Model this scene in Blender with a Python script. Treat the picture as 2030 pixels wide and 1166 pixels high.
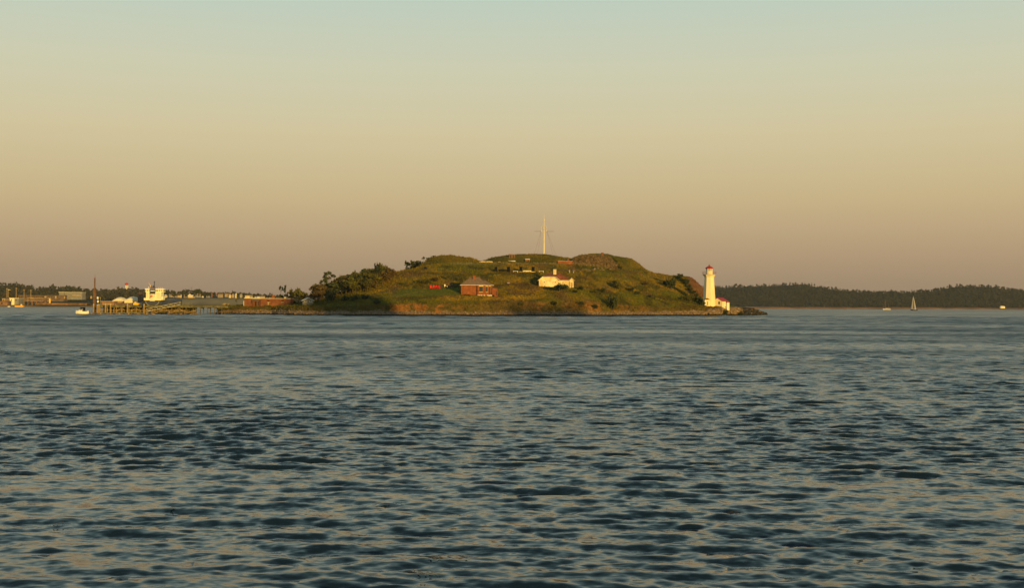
import bpy, math, random
import numpy as np
from mathutils import Vector, Matrix
from mathutils.bvhtree import BVHTree

R = math.radians
for o in list(bpy.data.objects):
    bpy.data.objects.remove(o)
SC = bpy.context.scene
COL = SC.collection

# ------------------------------------------------------------------ camera
FOC, CX, CY, CAMH = 2400.0, 1015.0, 583.0, 4.0
PITCH, ROLL = math.atan(24.0 / FOC), R(0.25)
CAM = Vector((0, 0, CAMH))
fw = Vector((0, math.cos(PITCH), math.sin(PITCH)))
up0 = Vector((0, -math.sin(PITCH), math.cos(PITCH)))
r0 = Vector((1, 0, 0))
rt = r0 * math.cos(ROLL) + up0 * math.sin(ROLL)
up = -r0 * math.sin(ROLL) + up0 * math.cos(ROLL)
cd = bpy.data.cameras.new('camera')
cd.sensor_fit = 'HORIZONTAL'
cd.sensor_width = 36.0
cd.lens = 36.0 * FOC / 2030.0
cd.clip_start = 0.5
cd.clip_end = 40000
cam = bpy.data.objects.new('camera', cd)
COL.objects.link(cam)
cam.matrix_world = Matrix(((rt.x, up.x, -fw.x, CAM.x), (rt.y, up.y, -fw.y, CAM.y), (rt.z, up.z, -fw.z, CAM.z), (0, 0, 0, 1)))
SC.camera = cam

# ------------------------------------------------------------------ light
SUN_EL, SUN_AZ = 5.5, 26.0        # degrees; azimuth: to the right of straight behind the viewer
sdir = Vector((math.sin(R(SUN_AZ)) * math.cos(R(SUN_EL)), -math.cos(R(SUN_AZ)) * math.cos(R(SUN_EL)), math.sin(R(SUN_EL))))
sl = bpy.data.lights.new('sun', 'SUN')
sl.energy = 5.0
sl.angle = R(0.5)
sl.color = (1.0, 0.63, 0.13)
sun = bpy.data.objects.new('sun', sl)
COL.objects.link(sun)
sun.rotation_euler = sdir.to_track_quat('Z', 'Y').to_euler()

w = bpy.data.worlds.new('World')
SC.world = w
w.use_nodes = True
nt = w.node_tree
nt.nodes.clear()
wo = nt.nodes.new('ShaderNodeOutputWorld')
bg = nt.nodes.new('ShaderNodeBackground')
sky = nt.nodes.new('ShaderNodeTexSky')
sky.sky_type = 'NISHITA'
sky.sun_disc = False
sky.sun_elevation = R(SUN_EL)
sky.sun_rotation = math.atan2(sdir.x, sdir.y)
sky.air_density = 1.0
sky.dust_density = 2.0
sky.ozone_density = 1.5
bg.inputs[1].default_value = 0.1
# evening haze: warm near the horizon, blue-green higher up (by elevation only)
tc = nt.nodes.new('ShaderNodeTexCoord')
sp = nt.nodes.new('ShaderNodeSeparateXYZ')
rp = nt.nodes.new('ShaderNodeValToRGB')
nt.links.new(tc.outputs['Generated'], sp.inputs[0])
nt.links.new(sp.outputs['Z'], rp.inputs[0])
SKY_STOPS = [(0.0, (3.2, 2.22, 1.45)), (0.018, (3.75, 2.60, 1.68)), (0.05, (4.95, 3.50, 2.08)), (0.09, (6.15, 4.72, 2.58)),
             (0.14, (6.75, 5.8, 3.5)), (0.19, (6.45, 6.35, 4.5)), (0.255, (5.3, 6.4, 5.5)),
             (0.34, (3.8, 5.3, 5.0)), (0.48, (2.15, 3.45, 3.65)), (0.68, (0.85, 1.55, 2.0))]
el = rp.color_ramp.elements
while len(el) < len(SKY_STOPS):
    el.new(0.5)
for e, (p, c) in zip(el, SKY_STOPS):
    e.position = p
    e.color = (c[0] / 10, c[1] / 10, c[2] / 10, 1)
sc10 = nt.nodes.new('ShaderNodeVectorMath')
sc10.operation = 'SCALE'
sc10.inputs['Scale'].default_value = 10.0
nt.links.new(rp.outputs[0], sc10.inputs[0])
mx = nt.nodes.new('ShaderNodeMix')
mx.data_type = 'RGBA'
mx.inputs[0].default_value = 0.94
nt.links.new(sky.outputs[0], mx.inputs[6])
nt.links.new(sc10.outputs[0], mx.inputs[7])
nt.links.new(mx.outputs[2], bg.inputs[0])
nt.links.new(bg.outputs[0], wo.inputs[0])

SC.view_settings.view_transform = 'Standard'
SC.view_settings.look = 'None'
SC.view_settings.exposure = 0.0
SC.view_settings.gamma = 1.0
SC.view_settings.use_curve_mapping = False
SC.cycles.max_bounces = 6

# ------------------------------------------------------------------ helpers
def P(px, py, D):
    d = fw * FOC + rt * (px - CX) - up * (py - CY)
    return CAM + d * (D / d.y)

def hor(px):
    return 607.0 + (px - CX) * math.tan(ROLL)

def shoreD(px, py):
    d = fw * FOC + rt * (px - CX) - up * (py - CY)
    return d.y * (-CAMH / d.z)

_rng = np.random.RandomState(7)
_NT = _rng.rand(256, 256)

def vnoise(x, y):
    x = np.asarray(x, float); y = np.asarray(y, float)
    xi = np.floor(x).astype(int); yi = np.floor(y).astype(int)
    fx = x - xi; fy = y - yi
    fx = fx * fx * (3 - 2 * fx); fy = fy * fy * (3 - 2 * fy)
    a = _NT[xi % 256, yi % 256]; b = _NT[(xi + 1) % 256, yi % 256]
    c = _NT[xi % 256, (yi + 1) % 256]; d = _NT[(xi + 1) % 256, (yi + 1) % 256]
    return (a * (1 - fx) + b * fx) * (1 - fy) + (c * (1 - fx) + d * fx) * fy

def fbm(x, y, o=4):
    s = 0; a = 0.5; t = 0
    for i in range(o):
        s = s + a * vnoise(x * 2 ** i + 17.3 * i, y * 2 ** i + 5.1 * i); t += a; a *= 0.5
    return s / t

def tag(o, label=None, cat=None, group=None, kind=None):
    if label: o['label'] = label
    if cat: o['category'] = cat
    if group: o['group'] = group
    if kind: o['kind'] = kind
    return o

def empty(name, loc, rz=0.0):
    o = bpy.data.objects.new(name, None)
    o.empty_display_size = 0.5
    COL.objects.link(o)
    o.location = loc
    o.rotation_euler = (0, 0, rz)
    return o

def thing(name, label, cat, loc, rz=0.0, group=None):
    return tag(empty(name, loc, rz), label, cat, group)

def np_mesh(name, V, faces, mat=None, smooth=False, colors=None):
    """V (n,3), faces (m,k) array"""
    V = np.asarray(V, np.float32); Fa = np.asarray(faces, np.int32)
    me = bpy.data.meshes.new(name)
    n, k = Fa.shape
    me.vertices.add(len(V)); me.vertices.foreach_set('co', V.ravel())
    me.loops.add(n * k); me.loops.foreach_set('vertex_index', Fa.ravel())
    me.polygons.add(n)
    me.polygons.foreach_set('loop_start', np.arange(0, n * k, k, dtype=np.int32))
    if smooth:
        me.polygons.foreach_set('use_smooth', np.ones(n, bool))
    me.update(calc_edges=True)
    if colors is not None:
        ca = me.color_attributes.new('Col', 'FLOAT_COLOR', 'POINT')
        ca.data.foreach_set('color', np.c_[np.asarray(colors, np.float32), np.ones(len(V), np.float32)].ravel())
    if mat: me.materials.append(mat)
    return me

def link(name, me, parent=None, loc=(0, 0, 0), rz=0.0):
    o = bpy.data.objects.new(name, me)
    COL.objects.link(o)
    o.location = loc
    o.rotation_euler = (0, 0, rz)
    if parent: o.parent = parent
    return o

class MB:
    def __init__(s): s.v = []; s.f = []
    def poly(s, pts):
        i = len(s.v); s.v += [tuple(p) for p in pts]; s.f.append(tuple(range(i, i + len(pts)))); return s
    def hexa(s, p):
        i = len(s.v); s.v += [tuple(q) for q in p]
        for f in ((0, 3, 2, 1), (4, 5, 6, 7), (0, 1, 5, 4), (1, 2, 6, 5), (2, 3, 7, 6), (3, 0, 4, 7)):
            s.f.append(tuple(i + a for a in f))
        return s
    def box(s, x0, x1, y0, y1, z0, z1):
        return s.hexa([(x0, y0, z0), (x1, y0, z0), (x1, y1, z0), (x0, y1, z0), (x0, y0, z1), (x1, y0, z1), (x1, y1, z1), (x0, y1, z1)])
    def prism(s, xz, y0, y1):
        n = len(xz); i = len(s.v)
        s.v += [(x, y0, z) for x, z in xz] + [(x, y1, z) for x, z in xz]
        s.f.append(tuple(range(i, i + n))); s.f.append(tuple(range(i + 2 * n - 1, i + n - 1, -1)))
        for a in range(n):
            b = (a + 1) % n
            s.f.append((i + a, i + n + a, i + n + b, i + b))
        return s
    def tube(s, a, b, ra, rb=None, n=6):
        a = Vector(a); b = Vector(b); rb = ra if rb is None else rb
        d = (b - a).normalized(); q = d.orthogonal().normalized(); w_ = d.cross(q)
        i = len(s.v)
        for c, rr in ((a, ra), (b, rb)):
            for k in range(n):
                t = 2 * math.pi * k / n
                s.v.append(tuple(c + (q * math.cos(t) + w_ * math.sin(t)) * rr))
        for k in range(n):
            l = (k + 1) % n
            s.f.append((i + k, i + l, i + n + l, i + n + k))
        s.f.append(tuple(range(i + n - 1, i - 1, -1))); s.f.append(tuple(range(i + n, i + 2 * n)))
        return s
    def lathe(s, prof, n=12, rot=0.0, cx=0.0, cy=0.0, cap=True):
        i = len(s.v); m = len(prof)
        for rr, z in prof:
            for k in range(n):
                t = rot + 2 * math.pi * k / n
                s.v.append((cx + rr * math.cos(t), cy + rr * math.sin(t), z))
        for j in range(m - 1):
            for k in range(n):
                l = (k + 1) % n
                s.f.append((i + j * n + k, i + j * n + l, i + (j + 1) * n + l, i + (j + 1) * n + k))
        if cap:
            s.f.append(tuple(range(i + n - 1, i - 1, -1))); s.f.append(tuple(range(i + (m - 1) * n, i + m * n)))
        return s
    def grid(s, rows):
        i = len(s.v); m = len(rows); n = len(rows[0])
        for r_ in rows: s.v += [tuple(p) for p in r_]
        for a in range(m - 1):
            for b in range(n - 1):
                s.f.append((i + a * n + b, i + a * n + b + 1, i + (a + 1) * n + b + 1, i + (a + 1) * n + b))
        return s
    def build(s, name, mat, parent=None, loc=(0, 0, 0), rz=0.0, smooth=False):
        me = bpy.data.meshes.new(name)
        me.from_pydata(s.v, [], s.f)
        if smooth: me.polygons.foreach_set('use_smooth', [True] * len(me.polygons))
        me.materials.append(mat); me.update()
        return link(name, me, parent, loc, rz)

# ------------------------------------------------------------------ materials
def mat(name, c, rough=0.8, var=0.25, scale=1.0, c2=None, bump=0.0, spec=0.3, attr=False, obj_rand=0.0, metal=0.0, stretch=None, trans=0.0):
    m = bpy.data.materials.new(name); m.use_nodes = True
    t = m.node_tree; b = t.nodes['Principled BSDF']
    b.inputs['Roughness'].default_value = rough
    b.inputs['Specular IOR Level'].default_value = spec
    b.inputs['Metallic'].default_value = metal
    tcn = t.nodes.new('ShaderNodeTexCoord')
    nz = t.nodes.new('ShaderNodeTexNoise'); nz.inputs['Scale'].default_value = scale; nz.inputs['Detail'].default_value = 5
    src = tcn.outputs['Object']
    if stretch:
        mp = t.nodes.new('ShaderNodeMapping'); mp.inputs['Scale'].default_value = stretch
        t.links.new(src, mp.inputs[0]); src = mp.outputs[0]
    t.links.new(src, nz.inputs['Vector'])
    mr = t.nodes.new('ShaderNodeMapRange')
    mr.inputs['From Min'].default_value = 0.3; mr.inputs['From Max'].default_value = 0.7
    mr.inputs['To Min'].default_value = 1 - var; mr.inputs['To Max'].default_value = 1 + var
    t.links.new(nz.outputs[0], mr.inputs[0])
    if attr:
        a = t.nodes.new('ShaderNodeVertexColor'); a.layer_name = 'Col'; base = a.outputs[0]
    else:
        if c2:
            mm = t.nodes.new('ShaderNodeMix'); mm.data_type = 'RGBA'
            mm.inputs[6].default_value = (*c, 1); mm.inputs[7].default_value = (*c2, 1)
            n2 = t.nodes.new('ShaderNodeTexNoise'); n2.inputs['Scale'].default_value = scale * 0.37; n2.inputs['Detail'].default_value = 6
            t.links.new(src, n2.inputs['Vector'])
            m2 = t.nodes.new('ShaderNodeMapRange'); m2.inputs['From Min'].default_value = 0.42; m2.inputs['From Max'].default_value = 0.6
            t.links.new(n2.outputs[0], m2.inputs[0]); t.links.new(m2.outputs[0], mm.inputs[0])
            base = mm.outputs[2]
        else:
            rg = t.nodes.new('ShaderNodeRGB'); rg.outputs[0].default_value = (*c, 1); base = rg.outputs[0]
    sc_ = t.nodes.new('ShaderNodeVectorMath'); sc_.operation = 'SCALE'
    t.links.new(base, sc_.inputs[0])
    fac = mr.outputs[0]
    if obj_rand:
        oi = t.nodes.new('ShaderNodeObjectInfo')
        m3 = t.nodes.new('ShaderNodeMapRange'); m3.inputs['To Min'].default_value = 1 - obj_rand; m3.inputs['To Max'].default_value = 1 + obj_rand
        t.links.new(oi.outputs['Random'], m3.inputs[0])
        mu = t.nodes.new('ShaderNodeMath'); mu.operation = 'MULTIPLY'
        t.links.new(fac, mu.inputs[0]); t.links.new(m3.outputs[0], mu.inputs[1]); fac = mu.outputs[0]
    t.links.new(fac, sc_.inputs['Scale'])
    t.links.new(sc_.outputs[0], b.inputs['Base Color'])
    if bump:
        bp = t.nodes.new('ShaderNodeBump'); bp.inputs['Strength'].default_value = 1.0; bp.inputs['Distance'].default_value = bump
        t.links.new(nz.outputs[0], bp.inputs['Height']); t.links.new(bp.outputs[0], b.inputs['Normal'])
    return m

def brickmat(name, c1, c2, mortar, bw=0.5):
    m = bpy.data.materials.new(name); m.use_nodes = True
    t = m.node_tree; b = t.nodes['Principled BSDF']; b.inputs['Roughness'].default_value = 0.9; b.inputs['Specular IOR Level'].default_value = 0.2
    tcn = t.nodes.new('ShaderNodeTexCoord'); mp = t.nodes.new('ShaderNodeMapping')
    mp.inputs['Rotation'].default_value = (R(90), 0, 0)
    br = t.nodes.new('ShaderNodeTexBrick'); br.inputs['Scale'].default_value = 1.0
    br.inputs['Brick Width'].default_value = bw; br.inputs['Row Height'].default_value = bw * 0.4; br.inputs['Mortar Size'].default_value = 0.012
    br.inputs['Color1'].default_value = (*c1, 1); br.inputs['Color2'].default_value = (*c2, 1); br.inputs['Mortar'].default_value = (*mortar, 1)
    t.links.new(tcn.outputs['Object'], mp.inputs[0]); t.links.new(mp.outputs[0], br.inputs[0])
    nz = t.nodes.new('ShaderNodeTexNoise'); nz.inputs['Scale'].default_value = 0.8; nz.inputs['Detail'].default_value = 5
    t.links.new(tcn.outputs['Object'], nz.inputs[0])
    mr = t.nodes.new('ShaderNodeMapRange'); mr.inputs['From Min'].default_value = .3; mr.inputs['From Max'].default_value = .7
    mr.inputs['To Min'].default_value = .7; mr.inputs['To Max'].default_value = 1.25
    sc_ = t.nodes.new('ShaderNodeVectorMath'); sc_.operation = 'SCALE'
    t.links.new(nz.outputs[0], mr.inputs[0]); t.links.new(br.outputs[0], sc_.inputs[0]); t.links.new(mr.outputs[0], sc_.inputs['Scale'])
    t.links.new(sc_.outputs[0], b.inputs['Base Color'])
    return m

M = dict(
    land=mat('grassland', None, 0.95, 0.35, 0.9, attr=True, bump=0.25, spec=0.1),
    tuft=mat('grass_blades', None, 0.9, 0.3, 0.5, attr=True, spec=0.1),
    stone=mat('beach_stone', None, 0.9, 0.3, 1.5, attr=True, spec=0.2),
    boulder=mat('boulder_rock', (0.20, 0.14, 0.09), 0.9, 0.4, 0.8, bump=0.15, obj_rand=0.35),
    darkrock=mat('dark_rock', (0.020, 0.018, 0.015), 0.6, 0.4, 0.8, bump=0.15, obj_rand=0.3),  # near-black rock, wet at the waterline and dark all over the point
    brick=brickmat('red_brick', (0.27, 0.078, 0.026), (0.21, 0.06, 0.02), (0.27, 0.14, 0.07)),
    brick_dk=brickmat('dark_brick', (0.21, 0.066, 0.028), (0.155, 0.052, 0.024), (0.2, 0.12, 0.07)),  # darker, duller brick than the red one
    shingle=mat('roof_shingles', (0.24, 0.15, 0.09), 0.9, 0.3, 3.0, c2=(0.17, 0.12, 0.08)),
    redroof_old=mat('dull_red_roof', (0.26, 0.075, 0.035), 0.85, 0.3, 2.0, c2=(0.18, 0.055, 0.03)),
    red=mat('red_paint', (0.36, 0.018, 0.012), 0.5, 0.15, 1.0),
    redplastic=mat('red_plastic', (0.60, 0.015, 0.012), 0.5, 0.1, 1.0),
    white=mat('white_paint', (0.78, 0.74, 0.64), 0.6, 0.08, 1.0),
    plaster=mat('aged_white_plaster', (0.80, 0.70, 0.46), 0.8, 0.15, 1.2, c2=(0.62, 0.46, 0.24)),
    tower=mat('lighthouse_white', (0.84, 0.74, 0.50), 0.7, 0.06, 0.8, c2=(0.78, 0.65, 0.40), stretch=(1, 1, .3)),
    cream=mat('cream_stone', (0.62, 0.5, 0.34), 0.8, 0.15, 2.0),
    dark=mat('dark_opening', (0.012, 0.013, 0.016), 0.5, 0.2, 1.0),
    black=mat('black_paint', (0.010, 0.011, 0.013), 0.95, 0.2, 1.0, spec=0.05),
    glass=mat('window_glass', (0.03, 0.04, 0.05), 0.08, 0.1, 1.0, spec=0.6),
    lanternglass=mat('lantern_glass', (0.42, 0.40, 0.32), 0.1, 0.1, 1.0, spec=0.6),  # pale base colour stands in for light seen through the panes
    darkgreen=mat('dark_green_door', (0.02, 0.05, 0.035), 0.6, 0.2, 1.0),
    conc=mat('concrete', (0.36, 0.30, 0.22), 0.9, 0.25, 1.0, c2=(0.27, 0.23, 0.17)),
    yconc=mat('yellow_limewash', (0.75, 0.60, 0.10), 0.8, 0.1, 1.0),
    wood=mat('lit_timber', (0.34, 0.23, 0.10), 0.9, 0.35, 2.0, c2=(0.24, 0.16, 0.07), stretch=(1, 1, .2)),  # paler timber, with sunlight put into its base colour
    wood_dk=mat('dark_timber', (0.13, 0.095, 0.05), 0.9, 0.4, 1.5, c2=(0.07, 0.055, 0.03)),  # darker timber; below the deck its tone paints in the shade
    wood_gr=mat('mossy_timber', (0.15, 0.13, 0.05), 0.9, 0.4, 1.5, c2=(0.09, 0.08, 0.03)),
    steel=mat('rusty_steel', (0.11, 0.065, 0.045), 0.8, 0.3, 1.0, c2=(0.16, 0.08, 0.05)),
    galv=mat('galvanised_steel', (0.40, 0.35, 0.26), 0.6, 0.2, 1.0),
    mastpaint=mat('mast_paint', (0.78, 0.66, 0.40), 0.6, 0.1, 1.0),
    cedar=mat('grey_cedar_shingles', (0.27, 0.22, 0.155), 0.9, 0.3, 4.0, stretch=(1, 1, 3)),
    bark=mat('bark', (0.09, 0.065, 0.04), 0.95, 0.3, 3.0),
    leaf=mat('leaf_green', (0.085, 0.085, 0.018), 0.85, 0.5, 0.9, c2=(0.12, 0.10, 0.018), obj_rand=0.25, spec=0.15),
    leaf_dk=mat('leaf_dark', (0.040, 0.052, 0.018), 0.85, 0.5, 0.9, c2=(0.055, 0.060, 0.018), obj_rand=0.2, spec=0.15),
    leaf_br=mat('leaf_brownish', (0.085, 0.055, 0.020), 0.85, 0.4, 0.9, c2=(0.06, 0.05, 0.015), obj_rand=0.25, spec=0.15),
    farwood=mat('far_forest', None, 0.95, 0.35, 0.05, attr=True, spec=0.05),
    farland=mat('far_ground', None, 0.95, 0.3, 0.02, attr=True, spec=0.05),
    hull_dk=mat('dark_blue_hull', (0.035, 0.04, 0.06), 0.6, 0.2, 0.1, c2=(0.05, 0.05, 0.06)),
    shipwhite=mat('ship_white', (0.82, 0.77, 0.58), 0.6, 0.06, 0.3),
    orange=mat('orange_paint', (0.75, 0.14, 0.02), 0.5, 0.1, 1.0),
    yellow=mat('yellow_paint', (0.80, 0.48, 0.04), 0.5, 0.1, 1.0),
    sail=mat('sail_cloth', (0.66, 0.58, 0.46), 0.8, 0.08, 0.5),
    gel=mat('white_gelcoat', (0.80, 0.76, 0.66), 0.35, 0.05, 1.0),
    tent=mat('white_tent_fabric', (0.78, 0.66, 0.46), 0.8, 0.08, 0.3),
    pinkbrick=mat('pinkish_wall', (0.24, 0.13, 0.08), 0.9, 0.45, 0.25, c2=(0.13, 0.08, 0.055)),
    tanwall=mat('tan_wall', (0.36, 0.25, 0.14), 0.9, 0.3, 0.3),
    greywall=mat('grey_wall', (0.20, 0.19, 0.18), 0.9, 0.2, 0.3),
    paleroof=mat('pale_roof', (0.45, 0.42, 0.36), 0.9, 0.15, 0.3),
    darkroof=mat('dark_roof', (0.09, 0.075, 0.065), 0.9, 0.2, 0.3),
    weed=mat('seaweed_brown', (0.045, 0.03, 0.012), 0.6, 0.3, 8.0),
    refinery=mat('refinery_cladding', (0.15, 0.095, 0.06), 0.9, 0.4, 0.4, c2=(0.09, 0.065, 0.05)),
    city=mat('city_concrete', (0.32, 0.30, 0.27), 0.8, 0.2, 0.1),
)

# ------------------------------------------------------------------ water
def build_water():
    rg = np.random.RandomState(11)
    a1 = np.linspace(-26, 26, 440)
    a2 = np.linspace(26, 334, 70)[1:-1]
    ang = np.radians(np.r_[a1, a2])
    def geo(a, b, k):
        n = int(math.log(b / a) / k); return a * (b / a) ** (np.arange(n) / n)
    rad = np.r_[geo(1.5, 13.5, .06), geo(13.5, 30, .0045), geo(30, 100, .0026), geo(100, 250, .0021), geo(250, 620, .0026), geo(620, 2000, .012), geo(2000, 16000, .08), [16000.]]
    spc = np.r_[np.diff(rad), 900]
    A, Rr = np.meshgrid(ang, rad)
    S = np.repeat(spc[:, None], len(ang), 1)
    S = np.maximum(S, 0.0)
    X = np.sin(A) * Rr; Y = np.cos(A) * Rr
    Z = np.zeros_like(X)
    n = 120
    lam = 0.13 * (2.3 / 0.13) ** rg.rand(n)
    th = np.where(lam > .6, rg.normal(0, 0.33, n) + R(8), rg.normal(0, .50, n))
    ph = rg.rand(n) * 6.283
    patch = 0.45 + 1.1 * fbm(X / 22, Y / 30, 3)
    patch2 = 0.4 + 1.2 * fbm(X / 9 + 31, Y / 12 + 9, 3)
    far_gain = np.interp(Rr, [15, 35, 100, 300, 600], [.64, .92, 1.2, 1.45, 1.6])
    for i in range(n):
        l = lam[i]; k = 2 * math.pi / l
        slope = 0.039 * min(1.0, (0.65 / l) ** 0.55) * (1.0 if l > .25 else .85)
        gain = np.interp(Rr, [15, 60], [0.6, 1.0]) if l > 1.4 else 1.0   # the chop grows away from the sheltered quay
        a = slope / k
        f = np.clip((l / (2.0 * S) - 1.0), 0, 1)
        dirx, diry = math.sin(th[i]), math.cos(th[i])
        phs = k * (X * dirx + Y * diry) + ph[i]
        s = np.sin(phs)
        hgt = s + 0.22 * np.cos(2 * phs)          # slightly peaked crests, flat troughs
        Z += a * f * gain * far_gain * hgt * (patch if l > 2 else patch2)
    # open-channel chop, further out than the sheltered quay
    rise = np.clip((Rr - 110) / 200, 0, 1)
    for i in range(26):
        l = 2.6 * (9.0 / 2.6) ** rg.rand(); k = 2 * math.pi / l
        d_ = rg.normal(0, .5); p_ = rg.rand() * 6.283
        Z += .034 / k * rise * np.clip(l / (2.0 * S) - 1.0, 0, 1) * np.sin(k * (X * math.sin(d_) + Y * math.cos(d_)) + p_) * patch
    Z *= np.clip((Rr - 3) / 8, 0, 1)
    global WZ
    WZ = (a1, rad, Z)
    V = np.c_[X.ravel(), Y.ravel(), Z.ravel()]
    nr, nc = X.shape
    idx = np.arange(nr * nc).reshape(nr, nc)
    nx = np.roll(idx, -1, 1)
    Fq = np.stack([idx[:-1], idx[1:], nx[1:], nx[:-1]], -1).reshape(-1, 4)
    # material
    m = bpy.data.materials.new('sea_water'); m.use_nodes = True
    t = m.node_tree; b = t.nodes['Principled BSDF']
    b.inputs['Base Color'].default_value = (0.006, 0.014, 0.023, 1)
    b.inputs['IOR'].default_value = 1.333
    b.inputs['Roughness'].default_value = 0.06
    tcn = t.nodes.new('ShaderNodeTexCoord')
    def noise(scale, st, det, rot=0):
        mp = t.nodes.new('ShaderNodeMapping'); mp.inputs['Scale'].default_value = st; mp.inputs['Rotation'].default_value = (0, 0, rot)
        nz = t.nodes.new('ShaderNodeTexNoise'); nz.inputs['Scale'].default_value = scale; nz.inputs['Detail'].default_value = det
        t.links.new(tcn.outputs['Object'], mp.inputs[0]); t.links.new(mp.outputs[0], nz.inputs['Vector']); return nz
    n1 = noise(2.8, (0.65, 1.2, 1), 2, 0.2)
    n3 = noise(0.02, (0.45, 2.2, 1), 4, 0.05)       # wind lanes
    lane = t.nodes.new('ShaderNodeMapRange'); lane.inputs['From Min'].default_value = .35; lane.inputs['From Max'].default_value = .65
    lane.inputs['To Min'].default_value = .6; lane.inputs['To Max'].default_value = 1.25
    t.links.new(n3.outputs[0], lane.inputs[0])
    # fine ripples: slopes of two small wave trains tilt the surface normal
    gm = t.nodes.new('ShaderNodeNewGeometry')
    n2 = noise(7.5, (0.65, 1.2, 1), 1, -0.25)
    def slopes(nz, k):
        sb = t.nodes.new('ShaderNodeVectorMath'); sb.operation = 'SUBTRACT'; sb.inputs[1].default_value = (.5, .5, .5)
        t.links.new(nz.outputs['Color'], sb.inputs[0])
        ml = t.nodes.new('ShaderNodeVectorMath'); ml.operation = 'MULTIPLY'; ml.inputs[1].default_value = (k * .7, k, 0)
        t.links.new(sb.outputs[0], ml.inputs[0]); return ml
    sa, sb_ = slopes(n1, 0.52), slopes(n2, 0.40)
    ad = t.nodes.new('ShaderNodeVectorMath'); ad.operation = 'ADD'; t.links.new(sa.outputs[0], ad.inputs[0]); t.links.new(sb_.outputs[0], ad.inputs[1])
    ms = t.nodes.new('ShaderNodeVectorMath'); ms.operation = 'SCALE'; t.links.new(ad.outputs[0], ms.inputs[0]); t.links.new(lane.outputs[0], ms.inputs['Scale'])
    a2_ = t.nodes.new('ShaderNodeVectorMath'); a2_.operation = 'ADD'; t.links.new(gm.outputs['Normal'], a2_.inputs[0]); t.links.new(ms.outputs[0], a2_.inputs[1])
    nm = t.nodes.new('ShaderNodeVectorMath'); nm.operation = 'NORMALIZE'; t.links.new(a2_.outputs[0], nm.inputs[0])
    t.links.new(nm.outputs[0], b.inputs['Normal'])
    # ripples too small to model widen the reflection more the more of them share a pixel
    ln = t.nodes.new('ShaderNodeVectorMath'); ln.operation = 'LENGTH'; t.links.new(tcn.outputs['Object'], ln.inputs[0])
    lg = t.nodes.new('ShaderNodeMath'); lg.operation = 'LOGARITHM'; lg.inputs[1].default_value = 10; t.links.new(ln.outputs['Value'], lg.inputs[0])
    fr = t.nodes.new('ShaderNodeMapRange'); fr.inputs['From Min'].default_value = 1.3; fr.inputs['From Max'].default_value = 2.35
    fr.inputs['To Min'].default_value = 0.07; fr.inputs['To Max'].default_value = 0.36
    t.links.new(lg.outputs[0], fr.inputs[0])
    mu = t.nodes.new('ShaderNodeMath'); mu.operation = 'MULTIPLY'
    t.links.new(fr.outputs[0], mu.inputs[0]); t.links.new(lane.outputs[0], mu.inputs[1])
    t.links.new(mu.outputs[0], b.inputs['Roughness'])
    o = link('water', np_mesh('water', V, Fq, m, smooth=True))
    tag(o, kind='structure')
    return o
build_water()

# ------------------------------------------------------------------ the island terrain
def cv(*pts):
    xs = [p[0] for p in pts]; ys = [p[1] for p in pts]
    return lambda x: np.interp(x, xs, ys)

PXA = np.arange(426, 1528.1, 1.5)
shore = cv((426, 623.2), (480, 624), (540, 624.4), (580, 625.5), (640, 626.6), (760, 626.9), (900, 627.1), (1160, 627.3), (1300, 627), (1420, 626.6), (1480, 626), (1528, 625.2))
c2 = cv((426, 623.2), (436, 617), (480, 615.5), (540, 616), (580, 616.5), (640, 617), (700, 618), (800, 619), (900, 619.5), (1160, 620.5), (1300, 619), (1400, 617), (1440, 613), (1475, 612), (1500, 614.5), (1512, 618.5), (1521, 624), (1528, 626))
c3 = cv((426, 623.2), (436, 612), (480, 608.5), (580, 608.5), (640, 608), (700, 607), (770, 604), (850, 603), (950, 601), (1060, 599), (1160, 599), (1230, 604), (1300, 609), (1400, 608.5), (1440, 607.5), (1470, 609.5), (1490, 611.5), (1503, 614), (1512, 618), (1521, 624), (1528, 626))
c4 = cv((426, 623.2), (436, 610), (480, 607), (580, 606), (640, 604), (700, 597), (770, 591), (830, 587.5), (920, 586.5), (986, 587), (1060, 585), (1110, 578), (1150, 578), (1200, 586), (1260, 592), (1330, 600), (1400, 605.5), (1440, 606), (1470, 609.2), (1490, 611.5), (1503, 614), (1512, 618), (1521, 624), (1528, 626))
c5 = cv((426, 623.2), (436, 609.5), (480, 606.5), (580, 604), (640, 599), (700, 587), (770, 576), (850, 572), (920, 570), (1000, 569), (1070, 567.5), (1140, 567), (1200, 570), (1260, 576), (1330, 587), (1400, 602), (1440, 605.5), (1470, 609.2), (1490, 611.5), (1503, 614), (1512, 618), (1521, 624), (1528, 626))
c6 = cv((426, 623.2), (436, 609), (480, 606), (580, 603.5), (640, 595), (700, 577), (770, 553), (800, 547), (850, 544.5), (950, 541.5), (1060, 540), (1140, 540), (1200, 544), (1260, 552), (1330, 564), (1380, 581), (1410, 601), (1440, 605), (1470, 609.2), (1490, 611.5), (1503, 614), (1512, 618), (1521, 624), (1528, 626))
c7 = cv((426, 623.2), (436, 609), (480, 606), (580, 603), (640, 594), (700, 575), (770, 550), (800, 544), (850, 541), (950, 538.5), (1060, 537.5), (1140, 537), (1200, 541), (1260, 549), (1330, 561), (1380, 578), (1410, 600), (1440, 605), (1470, 609.2), (1490, 611.5), (1503, 614), (1512, 618), (1521, 624), (1528, 626))
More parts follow.
